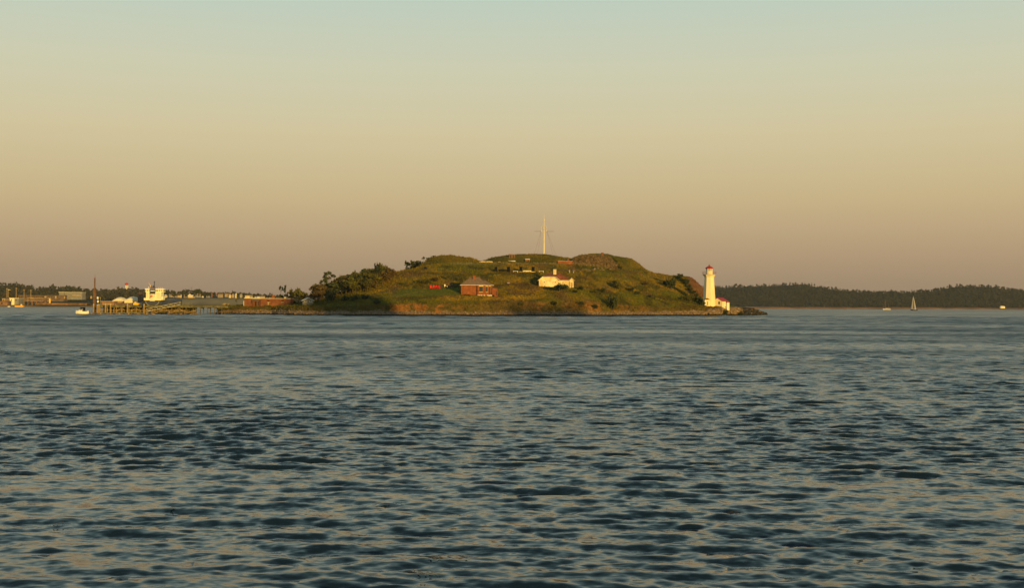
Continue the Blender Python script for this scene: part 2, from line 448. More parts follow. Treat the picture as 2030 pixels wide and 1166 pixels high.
c8 = cv((426, 623.2), (436, 609), (480, 605.5), (580, 602.5), (640, 591), (700, 570), (770, 543), (800, 535.5), (830, 530), (860, 524), (900, 521.5), (1000, 521), (1100, 521.5), (1150, 523.5), (1195, 528), (1215, 535), (1240, 532.5), (1278, 535), (1300, 541), (1330, 546), (1352, 547), (1364, 548), (1374, 552), (1395, 572), (1408, 591), (1420, 602), (1440, 605), (1470, 609.2), (1490, 611.5), (1503, 614), (1512, 618), (1521, 624), (1528, 626))
c10f = cv((826, 531), (832, 524), (845, 516), (860, 509), (872, 506), (890, 505.5), (905, 507), (918, 509), (932, 510.5), (940, 513), (947, 516.5), (953, 518.5), (962, 516), (975, 510), (985, 508), (1005, 505.5), (1030, 503.5), (1060, 503), (1085, 503.5), (1105, 507), (1120, 509.5), (1133, 512.5), (1138, 509.5), (1150, 505), (1168, 502.5), (1190, 502), (1205, 503), (1215, 506), (1232, 509), (1252, 512.5), (1262, 519), (1278, 533), (1284, 538))
c9f = cv((826, 532), (845, 528), (870, 522), (900, 520.5), (953, 520.8), (1000, 520.5), (1100, 521), (1150, 522.5), (1195, 527), (1215, 533), (1240, 531), (1278, 534.5), (1284, 538))

def island():
    tap = cv((426, .1), (440, .35), (560, .7), (680, 1), (1300, 1), (1420, .6), (1480, .25), (1528, .1))
    offs = [0, 3, 6.5, 4.5, 14, 32, 24, 5, 20, 10, 16, 14, 30, 60]
    ctrlD, ctrlZ = [], []
    for px in PXA:
        px = float(px); t = float(tap(px))
        D0 = shoreD(px, float(shore(px)))
        Ds = [D0 - 12, D0]; Zs = [-1.6, 0.0]
        D = D0
        # wet band
        D += 2.5 * max(t, .4); Ds.append(D); Zs.append(max(-.6, min(0.55, P(px, float(c2(px)), D).z)))
        for k, c in enumerate((c2, c3, c4, c5, c6, c7, c8)):
            D += (5, 4.5, 13, 21, 24, 5, 20)[k] * t
            Ds.append(D); Zs.append(P(px, float(c(px)), D).z)
        z8 = Zs[-1]
        fort = 826 <= px <= 1284
        D += 9 * t; Ds.append(D)
        z9 = P(px, float(c9f(px)), D).z if fort else z8 - 0.8
        Zs.append(min(z9, z8 + 0.2) if fort else z9)
        D += 14 * t; Ds.append(D)
        zt = P(px, float(c10f(px)), D).z if fort else z8 - 3
        Zs.append(max(zt, z8 - 3) if fort else zt)
        D += 10 * t; Ds.append(D); Zs.append(Zs[-1] - 1.0)
        D += 40 * t; Ds.append(D); Zs.append(min(Zs[-1] * 0.6, 9))
        D += 45 * t + 5; Ds.append(D); Zs.append(-1.6)
        ctrlD.append(Ds); ctrlZ.append(Zs)
    CD = np.array(ctrlD); CZ = np.array(ctrlZ)
    K = CD.shape[1]
    rows_per = [4, 5, 10, 16, 14, 30, 26, 6, 18, 8, 14, 8, 8, 6]
    T = np.concatenate([np.arange(n) / n + i for i, n in enumerate(rows_per)] + [[K - 1.0]])
    nR, nC = len(T), len(PXA)
    Dg = np.zeros((nR, nC)); Zg = np.zeros((nR, nC))
    for j in range(nC):
        Dg[:, j] = np.interp(T, np.arange(K), CD[j]); Zg[:, j] = np.interp(T, np.arange(K), CZ[j])
    # soften breaks along depth, keep crests
    for _ in range(2):
        Zs = Zg.copy(); Zs[1:-1] = 0.25 * Zg[:-2] + 0.5 * Zg[1:-1] + 0.25 * Zg[2:]
        Zg = Zs
    X = np.zeros_like(Dg)
    for j, px in enumerate(PXA):
        d = P(float(px), 590, 1000.0)
        X[:, j] = d.x / 1000.0 * Dg[:, j]
    # roughness of the ground
    amp = np.interp(T, [0, 1, 2, 3, 4, 5, 6, 7, 8, 9, 10, 11, 13], [0, .1, .35, .45, .55, .15, .35, .2, .25, .25, .3, .3, .5])[:, None]
    ends = np.clip(np.minimum(PXA - 430, 1522 - PXA) / 25, 0, 1)[None, :]
    nz = (fbm(X / 5, Dg / 5, 4) - .5) * 2
    # gullies eroded into the bank
    gl = (fbm(X / 3.2 + 40, Dg / 30 + 3, 3) - .5) * 2
    bankw = np.interp(T, [2.5, 3.3, 4.0, 4.6], [0, 1, .6, 0])[:, None]
    dZ = amp * nz * ends
    PXg = np.repeat(PXA[None, :], nR, 0); Tg = np.repeat(T[:, None], nC, 1)
    fold = (fbm(X * .10 + Tg * 1.9 + 7, X * .02 - Tg * .25 + 3, 3) - .5) * 2
    dZ = dZ + 1.5 * fold * np.clip((PXg - 1150) / 60, 0, 1) * np.clip((1390 - PXg) / 30, 0, 1) * np.clip((Tg - 4.2) / .8, 0, 1) * np.clip((8.0 - Tg) / 1.2, 0, 1)
    Zg = Zg + dZ + bankw * gl * 0.9 * ends
    Dg = Dg + bankw * gl * 1.6 * ends
    # ---- colour of the ground cover
    PX = np.repeat(PXA[None, :], nR, 0); TT = np.repeat(T[:, None], nC, 1)
    n1 = fbm(X / 9, Dg / 14 + 7, 4); n2 = fbm(X / 2.5 + 9, Dg / 4, 4); n3 = fbm(X / 22 + 3, Dg / 25 + 11, 3)
    def col(c): return np.array(c)[None, None, :]
    rough = col((.165, .116, .010)); gold = col((.28, .168, .012)); green = col((.105, .104, .008)); dkg = col((.062, .056, .009))
    earth = col((.33, .135, .038)); stone = col((.27, .19, .125)); wet = col((.018, .017, .014)); brown = col((.13, .075, .03)); lawn = col((.105, .112, .008))
    def mix(a, b, f): return a * (1 - f[..., None]) + b * f[..., None]
    def sm(x, a, b):
        t = np.clip((x - a) / (b - a), 0, 1); return t * t * (3 - 2 * t)
    C = mix(np.broadcast_to(rough, (nR, nC, 3)), np.broadcast_to(gold, (nR, nC, 3)), sm(n1 + .35 * (n2 - .5), .48, .74) * .85)
    C = mix(C, green + 0 * C, sm(n3 + .5 * (n2 - .5), .45, .58) * .85)
    C = mix(C, dkg + 0 * C, sm(fbm(X / 6 + 80, Dg / 8 + 5, 4) + .3 * (n2 - .5), .50, .64) * .85)
    C = mix(C, brown + 0 * C, sm(fbm(X / 7 + 20, Dg / 10 + 55, 4), .58, .7) * .6)
    # left, greener
    C = mix(C, mix(green + 0 * C, dkg + 0 * C, n2), sm(-PX, -760, -690) * .75)
    # golden strip in front of the houses
    strip = sm(TT, 4.2, 4.5) * sm(-TT, -5.0, -4.75) * sm(PX, 850, 900) * sm(-PX, -1110, -1060)
    C = mix(C, gold * 1.1 + 0 * C, strip * sm(n2, .3, .5) * .85)
    # mown lawn
    lw = sm(TT, 4.95, 5.12) * sm(-TT, -6.05, -5.9) * sm(PX, 770, 800) * sm(-PX, -925, -905)
    C = mix(C, lawn + 0 * C, lw)
    # path curving over the lawn
    pth = np.exp(-((TT - (5.15 + .45 * sm(PX, 775, 850))) / .05) ** 2) * sm(PX, 755, 775) * sm(-PX, -860, -830)
    C = mix(C, col((.17, .13, .05)) + 0 * C, pth * .8)
    pth2 = np.exp(-((TT - 6.12) / .05) ** 2) * sm(PX, 960, 980) * sm(-PX, -1062, -1050)
    C = mix(C, col((.075, .04, .02)) + 0 * C, pth2 * .9)
    # terrace path line below the ramparts
    pth3 = np.exp(-((TT - 8.93) / .10) ** 2) * sm(PX, 885, 905) * sm(-PX, -1200, -1180)
    C = mix(C, col((.24, .19, .09)) + 0 * C, pth3 * .7)
    # rampart tops: dull olive
    rm = sm(TT, 9.3, 10.3) * sm(PX, 830, 850) * sm(-PX, -1290, -1270)
    C = mix(C, mix(dkg * 1.25 + 0 * C, rough * .9 + 0 * C, sm(n1, .4, .6)), rm * .85)
    # reddish eroded slope at the right end and gold crest
    C = mix(C, col((.17, .075, .035)) + 0 * C, sm(PX, 1358, 1366) * sm(-PX, -1408, -1400) * sm(TT, 6.5, 7) * .85)
    C = mix(C, gold * .9 + 0 * C, sm(PX, 1270, 1300) * sm(-PX, -1350, -1335) * sm(TT, 6.2, 7.2) * sm(n2, .35, .55) * .7)
    # bank: bare red earth patches
    ep = sm(.55 * fbm(X / 3.5 + 3, Dg / 12 + 2, 4) + .45 * fbm(X / 1.1, Zg / 1.0, 3), .46, .56)
    ez = np.interp(PXA, [740, 770, 800, 880, 905, 940, 1050, 1068, 1125, 1150, 1165, 1205, 1225, 1275, 1300], [0, .9, 1, 1, .35, .05, .05, .5, .6, .15, .6, .6, .35, .35, 0])[None, :]
    bk = sm(TT, 2.9, 3.15) * sm(-TT, -4.15, -3.85)
    C = mix(C, mix(brown + 0 * C, dkg * 1.2 + 0 * C, n2), bk * .7)
    C = mix(C, earth * (0.7 + .6 * n2[..., None]) + 0 * C, bk * ep * ez * .7)
    # stones, wet band
    st = sm(-TT, -3.12, -2.95)
    C = mix(C, stone * (.55 + .9 * fbm(X / .8, Dg / .8, 3)[..., None]) + 0 * C, st)
    C = mix(C, wet + 0 * C, sm(-Zg, -.75, -.5))
    C = mix(C, wet * 1.6 + 0 * C, sm(PX, 1462, 1474))  # tip of the point darkened like the wet band
    rk = sm(-PX, -1474, -1462) * sm(PX, 1405, 1440) * sm(-TT, -4.1, -3.6)
    C = mix(C, stone * .7 + 0 * C, rk * sm(Zg, .5, .9))
    V = np.stack([X, Dg, Zg], -1)
    idx = np.arange(nR * nC).reshape(nR, nC)
    Fq = np.stack([idx[:-1, :-1], idx[:-1, 1:], idx[1:, 1:], idx[1:, :-1]], -1).reshape(-1, 4)
    o = link('island_terrain', np_mesh('island_terrain', V.reshape(-1, 3), Fq, M['land'], True, C.reshape(-1, 3)))
    tag(o, kind='structure')
    bvh = BVHTree.FromPolygons([tuple(v) for v in V.reshape(-1, 3).tolist()], Fq.tolist())
    return o, bvh, V, C, T
ISL, BVH, TV, TC, TT_ = island()

def hit(px, py):
    d = (P(px, py, 1000.0) - CAM).normalized()
    h = BVH.ray_cast(CAM, d)[0]
    return h
def ground(px, D):
    q = P(px, 590, D)
    h = BVH.ray_cast(Vector((q.x, q.y, 200)), Vector((0, 0, -1)))[0]
    return h if h else Vector((q.x, q.y, 0))
def gz(x, y):
    h = BVH.ray_cast(Vector((x, y, 200)), Vector((0, 0, -1)))[0]
    return h.z if h else 0.0
def at(px, py):
    """base point on the terrain seen at this spot and metres per photo pixel there"""
    h = hit(px, py)
    if h is None:
        k = py
        while h is None and k < 630:
            k += 0.5; h = hit(px, k)
    return h, h.y / FOC

# long grass on the slopes (uncountable)
def grass():
    rg = np.random.RandomState(3)
    nR, nC, _ = TV.shape
    n = 52000
    tmin, tmax = np.searchsorted(TT_, 3.2), np.searchsorted(TT_, 11.6)
    i = rg.randint(tmin, tmax, n); j = rg.randint(4, nC - 60, n)
    # denser where rows are far apart
    T = TT_[i]; px = PXA[j]
    lawn_ = (T > 4.97) & (T < 6.0) & (px > 775) & (px < 920)
    keep = np.ones(n, bool)
    keep &= ~((px < 600) & (rg.rand(n) < .5))
    i = i[keep]; j = j[keep]; n = len(i); lawn_ = lawn_[keep]
    fi = rg.rand(n); fj = rg.rand(n)
    a = TV[i, j]; b = TV[np.minimum(i + 1, nR - 1), j]; c = TV[i, np.minimum(j + 1, nC - 1)]
    p = a + (b - a) * fi[:, None] + (c - a) * fj[:, None]
    cl = TC[i, j] * (0.85 + .4 * rg.rand(n))[:, None]
    hgt = (0.2 + .45 * rg.rand(n) ** 2) * (0.5 + vnoise(p[:, 0] / 3, p[:, 1] / 3))
    hgt = np.where(lawn_, .12, hgt)
    V = np.zeros((n, 3, 3, 3)); 
    for k in range(3):
        th = rg.rand(n) * 6.283; wd = 0.07 + .14 * rg.rand(n)
        dx = np.cos(th) * wd; dy = np.sin(th) * wd
        ox = rg.normal(0, .25, n); oy = rg.normal(0, .25, n)
        V[:, k, 0] = p + np.c_[ox - dx, oy - dy, -.1 + 0 * dx]
        V[:, k, 1] = p + np.c_[ox + dx, oy + dy, -.1 + 0 * dx]
        V[:, k, 2] = p + np.c_[ox + rg.normal(0, .15, n), oy + rg.normal(0, .15, n), hgt * (.7 + .5 * rg.rand(n))]
    Fa = np.arange(n * 9).reshape(-1, 3)
    o = link('grass', np_mesh('grass', V.reshape(-1, 3), Fa, M['tuft'], False, np.repeat(cl, 9, 0)))
    tag(o, 'long olive and golden grass covering the island slopes', 'grass', kind='stuff')
grass()

# stones of the beach (uncountable) and countable boulders of the point
OCT = np.array([(1, 0, 0), (-1, 0, 0), (0, 1, 0), (0, -1, 0), (0, 0, 1), (0, 0, -1)], float)
OCF = np.array([(0, 2, 4), (2, 1, 4), (1, 3, 4), (3, 0, 4), (2, 0, 5), (1, 2, 5), (3, 1, 5), (0, 3, 5)])
def stones():
    rg = np.random.RandomState(5)
    n = 11000
    t0, t1 = np.searchsorted(TT_, 1.0), np.searchsorted(TT_, 3.15)
    i = rg.randint(t0, t1, n); j = rg.randint(3, len(PXA) - 6, n)
    p = TV[i, j] + rg.normal(0, .3, (n, 3)) * np.array([1, 1, 0])
    sz = .12 + .26 * rg.rand(n) ** 2.5
    V = OCT[None] * sz[:, None, None] * (.6 + .7 * rg.rand(n, 6, 1)) * (np.array([1.2, 1.2, .8]))[None, None]
    th = rg.rand(n) * 6.28; c, s = np.cos(th), np.sin(th)
    Vx = V[..., 0] * c[:, None] - V[..., 1] * s[:, None]; Vy = V[..., 0] * s[:, None] + V[..., 1] * c[:, None]
    V = np.stack([Vx, Vy, V[..., 2]], -1) + p[:, None]
    z = p[:, 2]
    base = np.where(z[:, None] < .62, np.array([[.02, .019, .016]]), np.array([[.28, .19, .12]]) * (.3 + .95 * rg.rand(n, 1)))
    Fa = (OCF[None] + 6 * np.arange(n)[:, None, None]).reshape(-1, 3)
    o = link('beach_stones', np_mesh('beach_stones', V.reshape(-1, 3), Fa, M['stone'], False, np.repeat(base, 6, 0)))
    tag(o, 'pale loose stones of the beach above a dark wet band', 'stones', kind='stuff')
stones()

def boulder_mesh(seed, m):
    rg = np.random.RandomState(seed)
    import bmesh
    bm = bmesh.new(); bmesh.ops.create_icosphere(bm, subdivisions=1, radius=1)
    for v in bm.verts:
        v.co *= .75 + .45 * rg.rand()
        v.co.z *= .75
    me = bpy.data.meshes.new('boulder'); bm.to_mesh(me); bm.free(); me.materials.append(m); return me
BL = [boulder_mesh(i, M['boulder']) for i in range(5)]
BD = [boulder_mesh(i + 9, M['darkrock']) for i in range(5)]
rr = random.Random(4)
for k in range(150):
    px = rr.uniform(1402, 1520)
    f = (px - 1402) / 118
    if px < 1470:
        py = rr.uniform(613, 626); D = None
    else:
        py = rr.uniform(615 + max(0, px - 1495) * .34, 626)
    h, s = at(px, py)
    dark = px > 1468 + rr.uniform(-8, 8) or h.z < .8
    sz = rr.uniform(.45, 1.0) * (1.45 if px > 1465 else 1)
    o = link('boulder', (BD if dark else BL)[rr.randrange(5)], ISL, h + Vector((0, 0, .1)), rr.uniform(0, 6))
    o.scale = (sz * rr.uniform(.8, 1.4), sz, sz * rr.uniform(.7, 1.1))

# ------------------------------------------------------------------ trees and shrubs
def leaf_cloud(rg, lobes, n, size, flat=.6):
    """n small tilted leaf-clump quads spread through ellipsoid lobes [(c, r, weight)]"""
    w_ = np.array([l[2] for l in lobes], float); w_ /= w_.sum()
    k = rg.choice(len(lobes), n, p=w_)
    c = np.array([l[0] for l in lobes], float)[k]; r_ = np.array([l[1] for l in lobes], float)[k]
    d = rg.normal(size=(n, 3)); d /= np.linalg.norm(d, axis=1)[:, None]
    rad = rg.rand(n) ** .45
    p = c + d * r_ * rad[:, None] * (0.85 + .35 * rg.rand(n))[:, None]
    nn = d + rg.normal(0, .6, (n, 3)); nn /= np.linalg.norm(nn, axis=1)[:, None]
    u = np.cross(nn, rg.normal(size=(n, 3))); u /= np.linalg.norm(u, axis=1)[:, None]
    v = np.cross(nn, u)
    s1 = size * (.5 + .9 * rg.rand(n))[:, None]; s2 = s1 * (.45 + .5 * rg.rand(n))[:, None]
    Q = np.stack([p - u * s1, p - v * s2 + nn * s2 * .2, p + u * s1, p + v * s2 - nn * s2 * .2], 1)
    return Q.reshape(-1, 3), np.arange(n * 4).reshape(-1, 4)

def tree_proto(seed, kind):
    """unit-height tree: (trunk mesh, crown mesh)"""
    rg = np.random.RandomState(seed)
    mb = MB()
    lobes = []
    if kind == 'round':
        top = .45
        mb.tube((0, 0, -.08), (rg.normal(0, .02), 0, top), .035, .02)
        for i in range(6):
            a = i * 1.05 + rg.rand(); q = (math.cos(a) * .24, math.sin(a) * .24, .5 + .3 * rg.rand())
            mb.tube((0, 0, .25 + .15 * rg.rand()), q, .015, .006, 4)
            lobes.append((q, (.2 + .06 * rg.rand(),) * 2 + (.16,), 1))
        lobes.append(((0, 0, .78), (.2, .2, .2), 1.2)); lobes.append(((0, 0, .45), (.3, .3, .22), 1.2))
        Q, F = leaf_cloud(rg, lobes, 620, .055); m = M['leaf']
    elif kind == 'bush':
        for i in range(5):
            a = i * 1.25 + rg.rand(); mb.tube((0, 0, -.1), (math.cos(a) * .3, math.sin(a) * .3, .5), .03, .01, 4)
        for i in range(9):
            a = rg.rand() * 6.28; rr_ = .42 * rg.rand() ** .5
            lobes.append(((math.cos(a) * rr_, math.sin(a) * rr_, .3 + .3 * rg.rand()), (.24, .24, .3), 1))
        Q, F = leaf_cloud(rg, lobes, 560, .075); m = M['leaf_dk']
    elif kind == 'open':      # thin, see-through crown
        mb.tube((0, 0, -.08), (.02, 0, .85), .022, .008)
        for i in range(9):
            a = rg.rand() * 6.28; z = .25 + .65 * rg.rand(); L = .2 * (1.2 - z) + .06
            q = (math.cos(a) * L, math.sin(a) * L, z + .08)
            mb.tube((0.01, 0, z - .05), q, .01, .004, 4)
            lobes.append((q, (.085, .085, .06), 1))
        lobes.append(((.02, 0, .93), (.06, .06, .07), .7))
        Q, F = leaf_cloud(rg, lobes, 300, .04); m = M['leaf_dk']
    elif kind == 'spiky':     # upright bare-topped shrub
        for i in range(11):
            a = i * .57 + rg.rand() * .4; L = .15 + .25 * rg.rand()
            q = (math.cos(a) * L, math.sin(a) * L, .55 + .4 * rg.rand())
            mb.tube((0, 0, -.08), q, .018, .006, 4)
            lobes.append((q, (.07, .07, .12), .7)); lobes.append(((q[0] * .7, q[1] * .7, q[2] * .62), (.14, .14, .16), 1))
        Q, F = leaf_cloud(rg, lobes, 520, .05); m = M['leaf_dk']
    else:                     # conifer
        mb.tube((0, 0, -.08), (0, 0, .97), .03, .006)
        for i in range(9):
            z = .12 + .09 * i; rr_ = .28 * (1.05 - z)
            for j in range(5):
                a = rg.rand() * 6.28; lobes.append(((math.cos(a) * rr_ * .6, math.sin(a) * rr_ * .6, z), (rr_ * .6 + .01, rr_ * .6 + .01, .05), rr_ + .02))
        lobes.append(((0, 0, .96), (.012, .012, .05), .03))
        Q, F = leaf_cloud(rg, lobes, 520, .045); m = M['leaf_dk']
    trunk = bpy.data.meshes.new('trunk'); trunk.from_pydata(mb.v, [], mb.f); trunk.materials.append(M['bark'])
    return trunk, np_mesh('crown', Q, F, m)

PROTO = {k: [tree_proto(100 * i + j, k) for j in range(4)] for i, k in enumerate(('round', 'bush', 'open', 'spiky', 'conifer'))}
rt_ = random.Random(21)
def plant(name, label, cat, kind, base, h, wf=1.0, group=None, leafmat=None, parts=('trunk', 'crown')):
    t = thing(name, label, cat, base, rt_.uniform(0, 6.28), group)
    tr, cr = PROTO[kind][rt_.randrange(4)]
    for nme, me in zip(parts, (tr, cr)):
        o = link(nme, me, t); o.scale = (h * wf, h * wf, h)
        if leafmat and nme == parts[1]:
            o.material_slots[0].link = 'OBJECT'; o.material_slots[0].material = leafmat
    return t
def plant_px(name, label, cat, kind, px, pyb, hpx, wf=1.0, group=None, leafmat=None, D=None, parts=('trunk', 'crown')):
    if D is None:
        b, s = at(px, pyb)
    else:
        b = ground(px, D); s = D / FOC
    return plant(name, label, cat, kind, b, hpx * s, wf, group, leafmat, parts)
SB = ('stems', 'foliage')

# wooded left slope: crown tops follow the photo's outline
wood_top = cv((612, 594), (625, 577), (640, 562), (655, 547), (672, 545), (690, 546), (702, 540), (715, 537), (728, 533), (745, 527), (758, 529), (770, 536), (776, 541))
wood_bot = cv((612, 602), (640, 598), (670, 586), (700, 582), (730, 578), (755, 569), (776, 556))
n_w = 0
cand = []
for k in range(900):
    px = rt_.uniform(612, 774); py = rt_.uniform(float(wood_top(px)) + 10, float(wood_bot(px)))
    b, s = at(px, py)
    if b is None or any((b - q[0]).length < 2.5 for q in cand): continue
    cand.append((b, px, py))
for b, px, py in cand:
    s = b.y / FOC
    room = (py - float(wood_top(px))) * s
    h = min(rt_.uniform(4.5, 7.5), max(3.0, room * 1.25))
    m = rt_.choice([M['leaf'], M['leaf'], M['leaf_dk'], M['leaf_br']])
    plant('thicket_tree', 'low bushy tree inside the dense thicket covering the left hillside', 'tree', 'round', b, h, rt_.uniform(1.0, 1.35), 'trees of the left hillside thicket', m)
# trees along the skyline of the thicket
for (px, top, kind, wf, lab) in [
        (748, 519, 'spiky', .85, 'tall spiky shrub tree at the upper right end of the wooded slope'),
        (764, 526, 'bush', 1.0, 'round dark tree beside the spiky shrub at the top of the wooded slope'),
        (652, 538, 'open', 1.5, 'loose dark tree with gaps standing tallest at the left of the wooded slope'),
        (642, 553, 'open', 1.5, 'small ragged tree leaning out at the left edge of the wooded slope'),
        (621, 568, 'conifer', 1.2, 'small pointed conifer just right of the shingled hut'),
        (704, 535, 'round', 1.0, 'rounded tree top rising midway along the wooded skyline'),
        (731, 530, 'round', 1.0, 'rounded tree just left of the spiky shrub on the wooded skyline'),
        (676, 543, 'round', 1.1, 'low tree on the wooded skyline right of the loose dark tree')]:
    pyb = float(c8(px)) + 3
    b, s = at(px, pyb)
    b = ground(px, b.y)
    D = b.y; ztop = P(px, top, D).z
    plant('skyline_tree', lab, 'tree', kind, b, max(2.5, ztop - b.z), wf * (.55 if kind == 'conifer' else .7), None)
for (px, pyb, hpx, kind, wf, lab, lm) in [
        (557, 607, 38, 'open', .55, 'thin see-through tree left of the pair behind the low brick building', None),
        (566, 607, 39, 'open', .5, 'thin see-through tree right of the pair behind the low brick building', None),
        (577, 606, 34, 'conifer', 1.2, 'bushy pointed tree behind the right end of the low brick building', M['leaf']),
        (591, 605, 33, 'round', .9, 'broad dark tree behind the gap between brick building and hut', M['leaf']),
        (600, 604, 24, 'round', 1.1, 'low tree standing just left of the shingled hut', M['leaf']),
        (470, 607, 22, 'open', .6, 'small bent tree on the low spit left of the brick building', M['leaf'])]:
    plant_px('tree', lab, 'tree', kind, px, pyb, hpx, wf, None, lm, D=shoreD(px, float(shore(px))) + (50 if px > 500 else 22))
for (px, pyb, hpx, wf, kind, lab, lm) in [
        (657, 599, 26, 1.05, 'bush', 'large dark round bush below the wooded slope right of the hut', M['leaf_dk']),
        (1214, 615, 32, .8, 'bush', 'large dark upright bush near the beach below the right slope', M['leaf_dk']),
        (1331, 573, 24, .85, 'bush', 'dark round bush high on the right slope', M['leaf_dk']),
        (1319, 566, 12, 1.0, 'bush', 'smaller bush touching the left of the dark bush on the right slope', M['leaf_dk']),
        (1221, 573, 18, 1.2, 'bush', 'brownish round bush on the open slope right of the white house', M['leaf']),
        (1112, 577, 16, 2.0, 'bush', 'wide dark bush in front of the white house', M['leaf_dk']),
        (1064, 566, 13, .9, 'bush', 'dark bush at the left corner of the white house', M['leaf_dk']),
        (1155, 576, 9, 1.8, 'bush', 'low bush right of the white house porch', M['leaf_dk']),
        (1196, 580, 10, 1.2, 'bush', 'small dark bush right of the white house on the grass', M['leaf_dk']),
        (1177, 582, 8, 2.0, 'bush', 'low spreading shrub midway between white house and big bush', M['leaf']),
        (1140, 581, 7, 1.8, 'bush', 'low shrub just below the white house porch', M['leaf_dk']),
        (890, 558, 15, .95, 'round', 'small round tree on the slope above the red chairs', M['leaf']),
        (912, 556, 8, 1.5, 'bush', 'low shrub left above the brick house roof', M['leaf']),
        (847, 564, 12, 1.5, 'bush', 'dark shrub at the back of the lawn left of the red chairs', M['leaf']),
        (829, 562, 9, 1.5, 'bush', 'low shrub at the left back corner of the lawn', M['leaf']),
        (800, 566, 9, 1.5, 'bush', 'shrub on the slope at the far left end of the lawn', M['leaf']),
        (860, 559, 10, 1.6, 'bush', 'olive shrub on the slope above the back of the lawn', M['leaf_br']),
        (1250, 578, 9, 1.6, 'bush', 'low dark shrub in the hollow of the right slope', M['leaf_dk']),
        (1263, 585, 8, 1.6, 'bush', 'low dark shrub lower down the hollow of the right slope', M['leaf_dk']),
        (1289, 590, 6, 1.4, 'bush', 'smallest dark shrub low on the right slope', M['leaf_dk']),
        (1278, 566, 8, 1.8, 'bush', 'brown scrub patch at mid height of the right slope', M['leaf_br']),
        (1368, 598, 16, 1.2, 'bush', 'shrub at the foot of the right slope left of the lighthouse', M['leaf']),
        (1357, 597, 11, 1.4, 'bush', 'olive shrub left of the shrub at the slope foot', M['leaf']),
        (1100, 606, 9, 1.8, 'bush', 'low scrub on the shore bank right of the pale earth scar', M['leaf_dk']),
        (1150, 606, 9, 2.0, 'bush', 'dark scrub on the shore bank left of the big bush', M['leaf_dk']),
        (1180, 612, 8, 1.8, 'bush', 'dark scrub at the foot of the bank beside the big bush', M['leaf_dk']),
        (1035, 606, 7, 2.0, 'bush', 'low scrub on the shore bank below the golden grass', M['leaf']),
        (745, 604, 10, 1.8, 'bush', 'green scrub on the bank at the left end of the red earth', M['leaf_dk']),
        (700, 597, 12, 1.8, 'bush', 'green scrub below the wooded slope above the beach', M['leaf_dk']),
        (722, 594, 10, 1.8, 'bush', 'green scrub at the right foot of the wooded slope', M['leaf_dk']),
        (682, 598, 12, 1.6, 'bush', 'green scrub right beside the large dark round bush', M['leaf_dk'])]:
    plant_px('bush', lab, 'bush', kind, px, pyb, hpx * 1.1, wf * .85, None, lm, parts=SB)
# dark shrubs in the gully left of the lighthouse, also standing in for its shadow
for k, (px, py) in enumerate([(1349, 552), (1354, 557), (1359, 563), (1364, 569), (1368, 575), (1373, 581), (1378, 587), (1384, 593), (1388, 598), (1391, 603), (1347, 548.5), (1362, 560)]):
    plant_px('gully_shrub', 'dark shrub filling the diagonal gully left of the lighthouse', 'bush', 'bush', px, py + 3, 10, 1.25, 'shrubs of the diagonal gully', M['leaf_dk'], parts=SB)
# shrubs on the rampart skyline
for (px, top, wf, kind, lab) in [(818, 515.5, 1.1, 'spiky', 'wide dark shrub on the skyline at the left foot of the left rampart mound'), (828, 513.5, 1.0, 'bush', 'dark shrub joined to the right of the wide skyline shrub'),
                           (839, 507.5, .7, 'open', 'tiny tree sticking up on the left rampart shoulder'), (852, 504.5, 1.6, 'bush', 'small dark shrub on top of the left rampart mound'),
                           (864, 503.5, .9, 'bush', 'tiny shrub tuft at the crown of the left rampart mound'), (917, 506.5, 1.2, 'bush', 'tiny shrub on the right shoulder of the left rampart mound')]:
    D = 592.0
    b = ground(px, D); zt = P(px, top, D).z
    plant('rampart_shrub', lab, 'bush', kind, b - Vector((0, 0, .2)), max(1.0, zt - b.z), wf, None, M['leaf_dk'], SB)
for k, (px, py) in enumerate([(1219, 520), (1224, 527), (1229, 531), (1216, 515)]):
    plant_px('rampart_scrub', 'dark scrub on the slope right of the stone rampart wall', 'bush', 'bush', px, py + 3, 9, 1.1, 'scrub beside the stone rampart wall', M['leaf_dk'], parts=SB)

# ------------------------------------------------------------------ lighthouse
b, s = at(1406, 606.3)
LB = ground(1406, b.y); s = LB.y / FOC
LH = thing('lighthouse', 'white octagonal lighthouse tower with a red lantern roof', 'lighthouse', LB)
def lz(py): return (606.3 - py) * s
rot8 = R(4)
def oct_(mb, prof, cap=True): return mb.lathe([(r_ * s / math.cos(0), z) for r_, z in prof], 8, rot8, cap=cap)
oct_(MB(), [(13.2, -1.0), (13.0, lz(604)), (9.8, lz(553)), (9.8, lz(550.5)), (11.2, lz(547.6)), (13.3, lz(545))]).build('tower', M['tower'], LH)
gal = oct_(MB(), [(13.6, lz(545) + .01), (13.6, lz(544))]).build('gallery_deck', M['conc'], LH)
rl = MB()
for k in range(8):
    a0 = rot8 + k * math.pi / 4; a1 = a0 + math.pi / 4
    p0 = Vector((math.cos(a0), math.sin(a0), 0)) * 14.2 * s; p1 = Vector((math.cos(a1), math.sin(a1), 0)) * 14.2 * s
    rl.tube(p0 * .94 + Vector((0, 0, lz(544))), p0 + Vector((0, 0, lz(538.6))), .05, n=4)
    for zz in (538.6, 541.2):
        rl.tube(p0 + Vector((0, 0, lz(zz))), p1 + Vector((0, 0, lz(zz))), .035, n=4)
rl.build('railing', M['red'], LH)
oct_(MB(), [(6.9, lz(544)), (6.9, lz(537.6))]).build('lantern_base', M['tower'], LH)
lan = oct_(MB(), [(6.0, lz(537.6)), (6.0, lz(532.4))]).build('lantern_glass', M['lanternglass'], LH)
